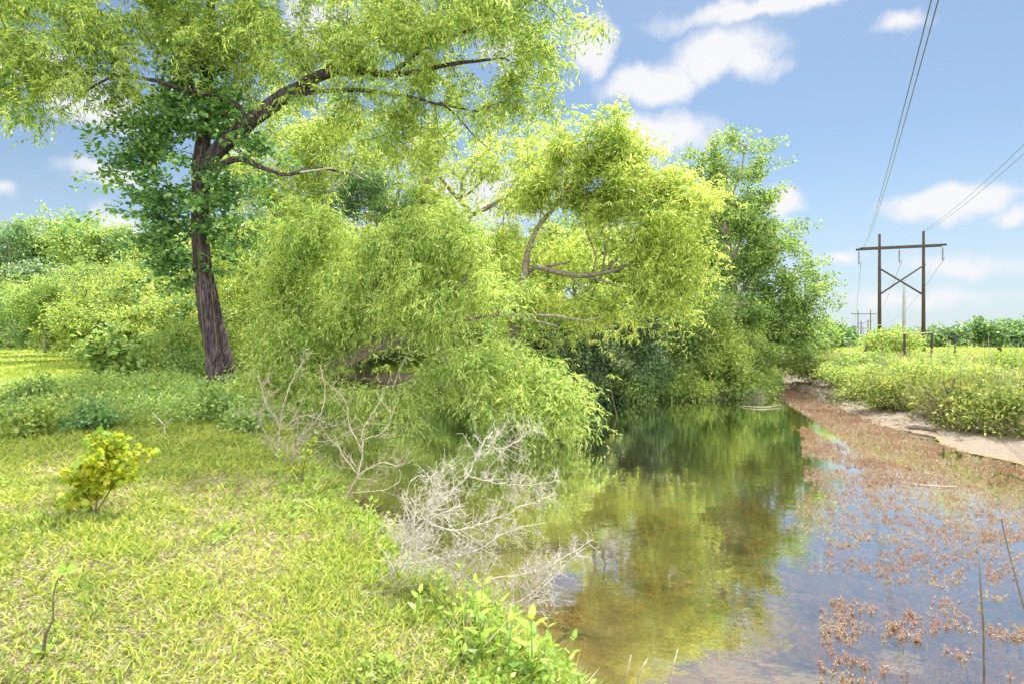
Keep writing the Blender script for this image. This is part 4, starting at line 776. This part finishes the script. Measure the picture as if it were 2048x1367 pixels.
# ------------------------------------------------------------------ dead shrubs
def dead(name, label, stems, lmat, side=(.18, .45), lv2=9, thorn=True, ang=1.0, curl=.15, r0=None, up=.15, dens=1.0, cat='dead shrub', thl=.05, thin=.62, tw=.42):
    root = thing(name, label, cat, P(*stems[0][0][:3])); mb = MB(); mb2 = MB()
    def twig(p, d, ln, r, lvl, cv):
        n = max(4, int(ln/.035)); pts = [p]; dd = d/np.linalg.norm(d); c = rng.normal(0, 1, 3)*cv
        for k in range(n): dd = dd+(c+rng.normal(0, .10, 3)+np.array([0, 0, up]))*.9/n; dd /= np.linalg.norm(dd); pts.append(pts[-1]+dd*ln/n)
        pts = np.array(pts); rr = np.linspace(r, max(r*.35, .0011), len(pts)); mb2.tube(pts, rr, 4 if r < .004 else 6, 0, caps=False)
        if thorn:
            for k in range(1, len(pts)):
                for _ in range(1):
                    if rng.random() < .75*dens:
                        v = unit(1)[0]; t = pts[k]-pts[k-1]; t /= np.linalg.norm(t); v = v-t*(v@t); v /= np.linalg.norm(v); v = v+t*.5; l2 = rng.uniform(.4, 1.2)*thl
                        mb2.tube(np.array([pts[k], pts[k]+v*l2]), [.0017, .001], 3, 0, caps=False)
        if lvl > 0:
            m = int(ln/(.075 if lvl > 1 else .09)*dens)
            for k in range(m):
                q = rng.uniform(.15, .97); i_ = int(q*(len(pts)-2)); t = pts[i_+1]-pts[i_]; t /= np.linalg.norm(t); v = unit(1)[0]; v = v-t*(v@t); v /= np.linalg.norm(v)+1e-6
                twig(pts[i_], t*.75+v*ang*rng.uniform(.6, 1.1), ln*rng.uniform(.28, .5)*(1.15-q*.6), max(rr[i_]*.7, .0017), lvl-1, curl)
    for sidx, stn in enumerate(stems):
        p = np.array([P(*q[:3]) for q in stn]); r = np.array([q[3]/F*q[2]/2*thin for q in stn]); q, qr = smooth_poly(p, r, .04); q = q+rng.normal(0, .004, q.shape); mb.tube(q, qr, 7, 0)
        ln = np.linalg.norm(np.diff(q, axis=0), axis=1).sum(); m = int(ln*lv2)
        for k in range(m):
            f = rng.uniform(.12, 1.0); i_ = min(int(f*(len(q)-1)), len(q)-2); t = q[i_+1]-q[i_]; t /= np.linalg.norm(t)+1e-9; v = unit(1)[0]; v = v-t*(v@t); v /= np.linalg.norm(v)+1e-6
            twig(q[i_], t*.6+v*ang, rng.uniform(*side)*(1.2-.7*f), max(.0022, qr[i_]*tw), 1, curl)
    mb.build('stems', M[lmat], root); mb2.build('twigs', M[lmat], root); return root
dead('dead_shrub', 'bleached thorny dead shrub leaning over the water at the near bank edge', [
    [(765,1185,3.9,13),(805,1105,3.95,12),(850,1040,4,11),(890,995,4,10),(935,950,4,8),(965,890,4.05,7),(985,862,4.1,5)],
    [(800,1110,3.95,9),(830,1050,3.85,8),(860,1000,3.8,6),(880,960,3.75,5),(890,925,3.7,4)],
    [(850,1040,4,8),(910,1060,4.1,7),(980,1040,4.2,6),(1050,1010,4.2,5),(1115,985,4.25,3)],
    [(765,1185,3.9,9),(850,1160,4,8),(940,1160,4.1,7),(1030,1150,4.2,6),(1100,1130,4.3,5),(1185,1078,4.4,3)],
    [(800,1130,3.9,8),(870,1120,4,7),(950,1100,4.1,6),(1020,1060,4.2,5),(1090,1045,4.3,3)],
    [(850,1165,4,7),(950,1200,3.9,6),(1030,1205,3.9,5),(1090,1160,4,4),(1120,1110,4.1,3)],
    [(890,995,4,7),(870,950,3.9,6),(850,965,3.85,3)],
    [(935,950,4,6),(990,965,4.2,5),(1050,970,4.3,4),(1120,960,4.4,2)],
    [(965,890,4.05,5),(1010,895,4.1,4),(1060,860,4.2,3),(1080,850,4.2,2)],
    [(805,1105,3.9,7),(840,1070,3.7,6),(870,1030,3.6,5),(930,1010,3.6,3)],
    [(760,1185,3.9,6),(800,1170,3.7,5),(830,1120,3.6,4),(835,1060,3.6,3)],
    [(980,1210,3.9,4),(1030,1215,3.95,4),(1080,1180,4,4),(1130,1130,4.1,3),(1170,1095,4.15,2)]],
    'deadwood', (.14, .34), 36, True, 1.0, .04, up=.02, thin=.44, dens=1.05)
dead('dead_shrub', 'tall pale dead shrub with seed tufts at the left end of the waterline', [
    [(548,960,7.6,7),(555,900,7.6,6),(560,850,7.6,6),(570,800,7.5,5),(590,750,7.5,4),(625,700,7.5,3)], [(560,850,7.6,5),(530,800,7.6,4),(515,740,7.6,3)],
    [(570,960,7.5,6),(600,880,7.4,5),(640,830,7.3,5),(650,780,7.3,4),(640,730,7.3,3)], [(560,860,7.6,5),(610,830,7.5,4),(670,850,7.4,3),(700,830,7.4,2)], [(555,900,7.6,5),(520,840,7.5,4),(540,780,7.5,3)],
    [(600,880,7.4,4),(660,880,7.3,3),(720,850,7.3,2)]], 'deadtwig', (.2, .55), 13, True, .8, .4, up=.2, dens=.8, thl=.03, thin=.5)
dead('dead_shrub', 'slender bare shrub fanning out over dark water left of the bleached one', [
    [(686,1005,6.3,7),(715,950,6.3,7),(725,900,6.3,6),(725,860,6.3,5),(760,800,6.3,4),(765,775,6.3,2)], [(715,950,6.3,6),(760,925,6.2,5),(800,930,6.2,4),(820,900,6.2,2)], [(725,900,6.3,5),(700,850,6.3,4),(690,800,6.3,3),(660,770,6.3,2)],
    [(715,950,6.3,5),(680,900,6.3,4),(670,870,6.3,2)], [(700,985,6.3,5),(760,980,6.2,4),(800,960,6.2,3),(795,920,6.2,2)], [(725,880,6.3,5),(770,860,6.2,4),(790,810,6.2,2)]], 'deadtwig', (.2, .55), 10, False, .7, .45, up=.3, dens=.8, thin=.5)
dead('dead_branch', 'small forked white twig standing in the shaded weeds', [[(330,880,9,5),(328,850,9,4),(305,825,9,2)],[(328,850,9,3),(345,835,9,2)]], 'deadwood', (.08, .2), 4, False, .8, .2, cat='dead branch')
dead('dead_brush', 'grey-brown heap of dead brush spilling down the muddy right bank', [[(1880,835,13.6,6),(1870,800,13.6,5),(1850,780,13.6,3)],[(1895,835,13.6,6),(1895,790,13.6,5),(1885,760,13.6,3)],[(1905,838,13.5,6),(1920,800,13.5,4),(1935,780,13.5,3)],[(1890,838,13.4,5),(1860,820,13.3,4),(1840,815,13.3,3)],[(1895,840,13.4,5),(1910,825,13.3,4),(1930,820,13.3,3)],[(1885,838,13.4,5),(1885,812,13.2,4),(1870,795,13.1,3)]], 'twig', (.3, .6), 16, False, .8, .5, dens=1.1, cat='dead brush')
dead('dead_brush', 'pale bare twigs tangled beside the foot of the ragged tall tree', [[(1540,745,27,5),(1560,720,27,4),(1590,700,27,3)],[(1530,745,27,5),(1530,715,27,4),(1550,695,27,3)],[(1550,745,26.6,5),(1580,730,26.6,4),(1600,715,26.6,3)]], 'deadtwig', (.5, 1.1), 5, False, .7, .4, cat='dead brush')
dead('dead_branch', 'white bare branches caught in the grove left of the ragged tall tree', [[(1440,628,23.5,5),(1460,632,23.4,4),(1490,630,23.4,3)],[(1440,628,23.5,4),(1470,600,23.4,3),(1480,570,23.4,2)],[(1450,630,23.5,4),(1440,590,23.4,3),(1420,560,23.4,2)]], 'deadwood', (.4, .9), 3, False, .7, .4, cat='dead branch')
dead('dead_branch', 'bleached dead twig end hanging before the dark vine tangle', [[(600,345,14.2,6),(660,338,14.1,5),(700,345,14.1,4),(730,362,14.1,3)],[(690,343,14.1,4),(688,362,14.1,3),(662,382,14.1,2)],[(700,345,14.1,3),(735,335,14.1,2),(745,350,14.1,1.5)]], 'deadwood', (.2, .5), 4, False, .6, .3, cat='dead branch')

# ------------------------------------------------------------------ small individual plants
def leafy(label, px, py, hpx, nl, ll, lmat='lime', lean=0, shape='oval', d=None, ratio=.5, name='weed_plant', cat='weed', group='leafy weeds on the bank edge'):
    if d is None:
        d = EYE*F/(py-HOR)
        for _ in range(6): d = (EYE-H((px-1024)/F*d, d)[0])*F/(py-HOR)
    b0 = P(px, py, d); b0[2] = H(b0[0], b0[1])[0]-.01; h = hpx/F*d; root = thing(name, label, cat, b0, group)
    q, r = smooth_poly(np.array([b0, b0+[lean*.35*h, 0, h*.5], b0+[lean*h, rng.normal(0, .03), h]]), np.array([.005, .004, .002])*max(1, h*2.2), .03); mb = MB(); mb.tube(q, r, 6, 0); mb.build('stem', M[lmat] if h < .5 else M['twig'], root)
    k = np.linspace(.22, 1, nl//2); pol = []
    for j, t in enumerate(k):
        p = q[min(int(t*(len(q)-1)), len(q)-1)]; a = j*1.57+rng.normal(0, .3)
        for sg in (0, math.pi):
            dv = np.array([math.cos(a+sg), math.sin(a+sg), .35+.5*t]); L0 = ll*rng.uniform(.75, 1.15)*(1.1-.35*t); pol.append(leafpoly(dv[None], np.array([[0, 0, 1.]])+rng.normal(0, .2, (1, 3)), L0, L0*ratio, shape)+p)
    V, Fc = polys_mesh(np.concatenate(pol)); mb = MB(); mb.add(V, Fc, 0); mb.build('leaves', M[lmat], root); return root
LW = [(1065,1366,150,12,.125,'broad leaved lime weed nearest the bottom centre of the photo'),(1105,1362,120,10,.12,'broad leaved lime weed at the water end of the bottom row'),(1015,1350,110,12,.10,'lime weed left of the nearest broad leaved one'),(965,1330,150,14,.10,'upright lime weed below the bleached dead shrub'),
      (935,1260,90,12,.085,'lime weed tucked under the lower branches of the bleached shrub'),(975,1245,80,10,.09,'lime weed at the water edge under the bleached shrub'),(900,1345,80,12,.06,'small leaved weed on the grass below the bleached shrub'),(870,1215,70,12,.075,'weed at the foot of the bleached shrub, right side'),
      (735,1090,110,14,.075,'tall weed with pointed leaves left of the bleached shrub'),(760,1125,70,12,.06,'weed between the tall pointed one and the bleached shrub'),(715,1060,60,10,.055,'weed just behind the tall pointed one'),(600,960,60,12,.07,'leafy weed among the stems of the tall pale dead shrub'),
      (560,975,75,12,.065,'weed at the foot of the tall pale dead shrub'),(640,985,50,10,.06,'low weed right of the tall pale dead shrub'),(740,1180,40,10,.05,'dark green rosette like weed in the lawn by the bleached shrub'),(1135,1364,90,8,.10,'lowest weed hanging over the water at the bottom edge'),
      (830,1250,70,12,.07,'weed in front of the foot of the bleached shrub'),(690,1020,50,10,.055,'weed at the foot of the slender bare shrub')]
for a in LW: leafy(a[5], a[0], a[1], a[2], a[3], a[4], lean=rng.uniform(-.15, .25))
leafy('young sapling with drooping yellow-green leaves rising from the bank by the dark water', 600, 965, 100, 14, .12, 'yellow', .35, 'maple', ratio=.8, name='sapling', cat='sapling', group=None)
# thin bare seedling in the lawn with a lime tuft
d0 = EYE*F/(1310-HOR); b0 = P(85, 1310, d0); b0[2] = H(b0[0], b0[1])[0]-.01; root = thing('seedling', 'thin crooked seedling with a lime leaf tuft alone in the foreground lawn', 'seedling', b0)
q, r = smooth_poly(np.array([b0, P(92, 1265, d0), P(106, 1240, d0), P(106, 1195, d0), P(115, 1160, d0), P(130, 1146, d0)]), np.array([.010, .007, .0045, .0035, .003, .0022]), .03); mb = MB(); mb.tube(q, r, 7, 0); mb.build('stem', M['twig'], root)
pol = [leafpoly(np.array([[math.cos(a), math.sin(a), .3]]), np.array([[0, -.4, 1.]]), .07, .04, 'oval')+q[-1] for a in (.2, 1.6, 3.2, 4.6, 5.4)]+[leafpoly(np.array([[math.cos(a), math.sin(a), 1.3]]), np.array([[0, -.4, 1.]]), .055, .03, 'oval')+q[-1] for a in (.9, 2.6, 4)]+[leafpoly(np.array([[math.cos(a), math.sin(a), .9]]), np.array([[0, -.4, 1.]]), .06, .035, 'oval')+q[1] for a in np.arange(9)*.7]
mb = MB(); mb.add(*polys_mesh(np.concatenate(pol)), 0); mb.build('leaves', M['lime'], root)
# yellow maple-like sapling in the lawn
d0 = EYE*F/(1028-HOR); b0 = P(190, 1030, d0); b0[2] = H(b0[0], b0[1])[0]-.01; root = thing('sapling', 'golden yellow-green maple like sapling standing alone in the lawn', 'sapling', b0)
TM = T_broad(8, 9, .07, (.045, .08), 1.0, .8, 'maple', .6)
pts = clusters([(165,985,d0,22,30,.10),(182,950,d0,28,30,.12),(225,925,d0,30,18,.10),(265,905,d0,14,8,.06),(215,888,d0,24,18,.08),(200,920,d0,24,26,.1),(150,1010,d0,12,20,.08),(235,950,d0,26,18,.08)], 110, .0, 3, strand=.06, m=3, droop=.2); mb = MB(); st = []
for e in ((215,885),(270,908),(165,970),(150,1005)):
    q, r = smooth_poly(np.array([b0, P((190+e[0])/2-3, (1030+e[1])/2, d0), P(e[0], e[1], d0)]), np.array([.008, .006, .003]), .05); mb.tube(q, r, 6, 0); st.append(q)
mb.build('stems', M['twig'], root); mb = MB(); grow(mb, np.concatenate(st), pts, .0015, .004, .08, 1); mb.add(*polys_mesh(inst(TM, pts, rots(len(pts), .5), rng.uniform(.8, 1.2, len(pts)))), 0); mb.build('leaves', [M['yellow'], M['twig']], root)
# weeds in the shade at the left
for px, py, hp, lb, mt_ in ((60,875,70,'bright leafy bush in the lawn at the left edge','bright'),(200,860,45,'dark leafed clump in the lawn before the willow shade','vine'),(420,840,70,'broad leaved clump in the shade below the trunk','oak'),(70,810,45,'shaded clump near the left edge beyond the bright one','oak'),(250,760,40,'clump of weeds under the heart leaved bush','oak'),(500,870,60,'leafy clump beside the pale dead shrub','oak')):
    d = EYE*F/(py-HOR)
    for _ in range(8): d = .5*d+.5*(EYE-H((px-1024)/F*d, d)[0])*F/(py-HOR)
    bush('weed_clump', lb, [(px, py-hp*.45, d, hp*.75, hp*.5, .35)], 130, T_broad(6, 14, .12, (.05, .08), .6, .7, up=.8), mt_, (px, py, d), cat='weeds', group='leafy clumps on the left lawn', rt=.003)
# tuft of long grass
d = 9.6; b0 = P(205, 830, d); b0[2] = H(b0[0], b0[1])[0]; n = 60; a = rng.uniform(0, 6.28, n); ln = rng.uniform(.25, .7, n); pol = leafpoly(np.stack([np.cos(a)*.8, np.sin(a)*.8, np.full(n, 1.2)], -1), unit(n)+[0, 0, .5], ln, .014)+(b0+rng.normal(0, .05, (n, 3))*[1, 1, 0])[:, None]
mb = MB(); mb.add(*polys_mesh(pol), 0); tag(mb.build('grass_tuft', [M['lime']]), 'tuft of long pale grass blades in the shaded weeds', 'grass tuft')
# wispy shrub on the right bank and other bank shrubs
bush('shrub', 'wispy upright shrub above the dead brush on the right bank', [(1900,725,13.8,32,45,.4),(1905,700,13.9,22,22,.3)], 130, T_broad(6, 12, .14, (.03, .05), .5, .7), 'mid', (1902,800,13.8), rt=.004)
for px, py, d, rx, ry, lb, mt_ in ((2010,800,12.3,60,45,'dense bramble bush overhanging the mud at the right edge','weed'),(1960,745,15,45,28,'leafy weeds mound beyond the dead brush','bright'),(1780,765,16.5,60,34,'broad green bramble in the middle of the right bank','weed'),(1700,740,20,45,26,'yellowish bramble left of the middle one','bright'),
      (1620,725,25,36,22,'low bramble nearest the grove on the right bank','weed'),(1850,735,17,45,26,'bramble beneath the large power structure','bright'),(1740,715,24,45,16,'tall weeds behind the middle bramble','mid'),(2030,720,17,35,28,'pale tall weed clump at the right edge','lime')):
    bush('bramble', lb, [(px, py+8, d, rx*1.1, ry*.62, .8)], 380, TBs, mt_, (px, py+ry, d), cat='bramble', group='brambles on the right bank', scale=(.7, 1.2), gap=.3)
# bare upright twigs in bank weeds


# stems, sticks and logs in the pond
def stick(name, label, pts, rad, m_='twig', cat='stick', group=None, n=7):
    q, r = smooth_poly(np.array(pts), np.array(rad), .06); q = q+np.cumsum(rng.normal(0, .0035, q.shape), 0)*(np.array(rad).max()*60 if np.array(rad).max() < .02 else 1); mb = MB(); mb.tube(q, r, n, 0, rough=.15 if rad[0] > .02 else 0); return tag(mb.build(name, M[m_]), label, cat, group)
def WP(px, py, z=WATER): x_, y_ = PW(px, py, z); return np.array([x_, y_, z])
def up(px, py, d): return P(px, py, d)
stick('stick', 'thin brown stick standing in the water before the far bank', [WP(1233,832)-[0,0,.3], WP(1233,832), up(1224,790,WP(1233,832)[1]), up(1219,745,WP(1233,832)[1])], [.02,.018,.015,.01])
w_ = WP(1700,1330); stick('reed_stem', 'thin dark dead stem rising from the water at lower right, left of the tallest', [WP(1970,1400)-[0,0,.2], WP(1970,1400), up(1966,1250,3.2), up(1958,1120,3.2)], [.006,.006,.005,.003], 'twig', 'stem')
stick('reed_stem', 'long curved dead stem near the lower right corner', [WP(2100,1390)-[0,0,.2], WP(2100,1390), up(2045,1200,3.4), up(2015,1080,3.5), up(2005,1035,3.5)], [.006,.006,.005,.004,.003], 'twig', 'stem')
stick('reed_stem', 'pale broken reed at the bottom edge, left one of three', [WP(1225,1420,-.5), up(1255,1340,3), up(1262,1310,3)], [.005,.004,.003], 'deadtwig', 'stem')
stick('reed_stem', 'pale broken reed at the bottom edge, middle one of three', [WP(1262,1430,-.5), up(1280,1345,3), up(1296,1318,3)], [.004,.004,.003], 'deadtwig', 'stem')
stick('reed_stem', 'pale broken reed at the bottom edge, right one of three', [WP(1330,1440,-.5), up(1346,1340,3), up(1357,1298,3)], [.005,.004,.003], 'deadtwig', 'stem')
stick('dry_stalk', 'dry grass stalk leaning behind the bleached shrub over the water', [up(805,1085,5.3), up(812,1000,5.3), up(822,960,5.3), up(838,950,5.3)], [.005,.004,.006,.003], 'deadtwig', 'stalk')
stick('sunken_branch', 'muddy sunken branch near the bottom of the water', [WP(1075,1300)-[0,0,.06], WP(1110,1275)-[0,0,.03], WP(1150,1262)-[0,0,.02], WP(1175,1252)-[0,0,.05]], [.012,.018,.018,.01], 'mudlog', 'branch')
for px, py, d, lb in ((1975,668,17,'tall forked one'),(2035,684,16,'one nearest the right edge'),(1890,672,17,'one above the dead brush'),(1765,682,22,'one by the bright bush'),(1705,682,25,'thin one left of the bright bush'),(1990,700,14,'short one at the right'),(1935,690,16,'one beside the wispy shrub'),(1650,690,26,'one nearest the grove')):
    b0 = P(px, 0, d); g_ = H(b0[0], d)[0]; t0 = P(px+rng.uniform(-8, 8), py, d)
    stick('dry_stalk', 'dead brown stalk in the right bank weeds, '+lb, [(b0[0], d, g_-.02), (b0[0]*.5+t0[0]*.5+.04, d, (g_+t0[2])/2), t0], [.016, .012, .006], 'deadtwig', 'stalk', 'dead stalks in the bank weeds')
    # seed head twigs kept in the same stalk mesh
stick('log', 'pale short log lying on the mud of the right bank', [WP(1815,853,-.48), WP(1835,853,-.46), WP(1872,857,-.44)], [.05,.075,.05], 'mudlog', 'log', n=10)
stick('driftwood', 'grey driftwood stick on the mud, upper one', [WP(1755,818,-.42), WP(1775,826,-.4), WP(1800,819,-.36)], [.03,.035,.02], 'mudlog', 'driftwood')
stick('driftwood', 'grey driftwood stick on the mud, lower one', [WP(1700,822,-.5), WP(1735,822,-.45), WP(1762,828,-.43)], [.02,.03,.02], 'mudlog', 'driftwood')
stick('driftwood', 'pale branch floating at the pond corner by the far bank', [WP(1480,812)+[0,0,.01], WP(1520,816)+[0,0,.03], WP(1570,812)+[0,0,.01]], [.008,.016,.006], 'deadtwig', 'driftwood')
stick('driftwood', 'short pale stub poking up at the pond corner', [WP(1500,797), WP(1508,797)+[0,0,.12], WP(1514,793)+[0,0,.2]], [.05,.05,.03], 'deadwood', 'driftwood')
stick('driftwood', 'white stick on the red water plants at the right', [WP(1800,965)+[0,0,.01], WP(1870,975)+[0,0,.03], WP(1915,975)+[0,0,.03]], [.005,.01,.008], 'deadtwig', 'driftwood')
stick('root', 'dark root lying along the mud at the narrow pond end', [WP(1485,755,-.4), WP(1510,757,-.4), WP(1535,747,-.3)], [.05,.07,.05], 'bark', 'root')
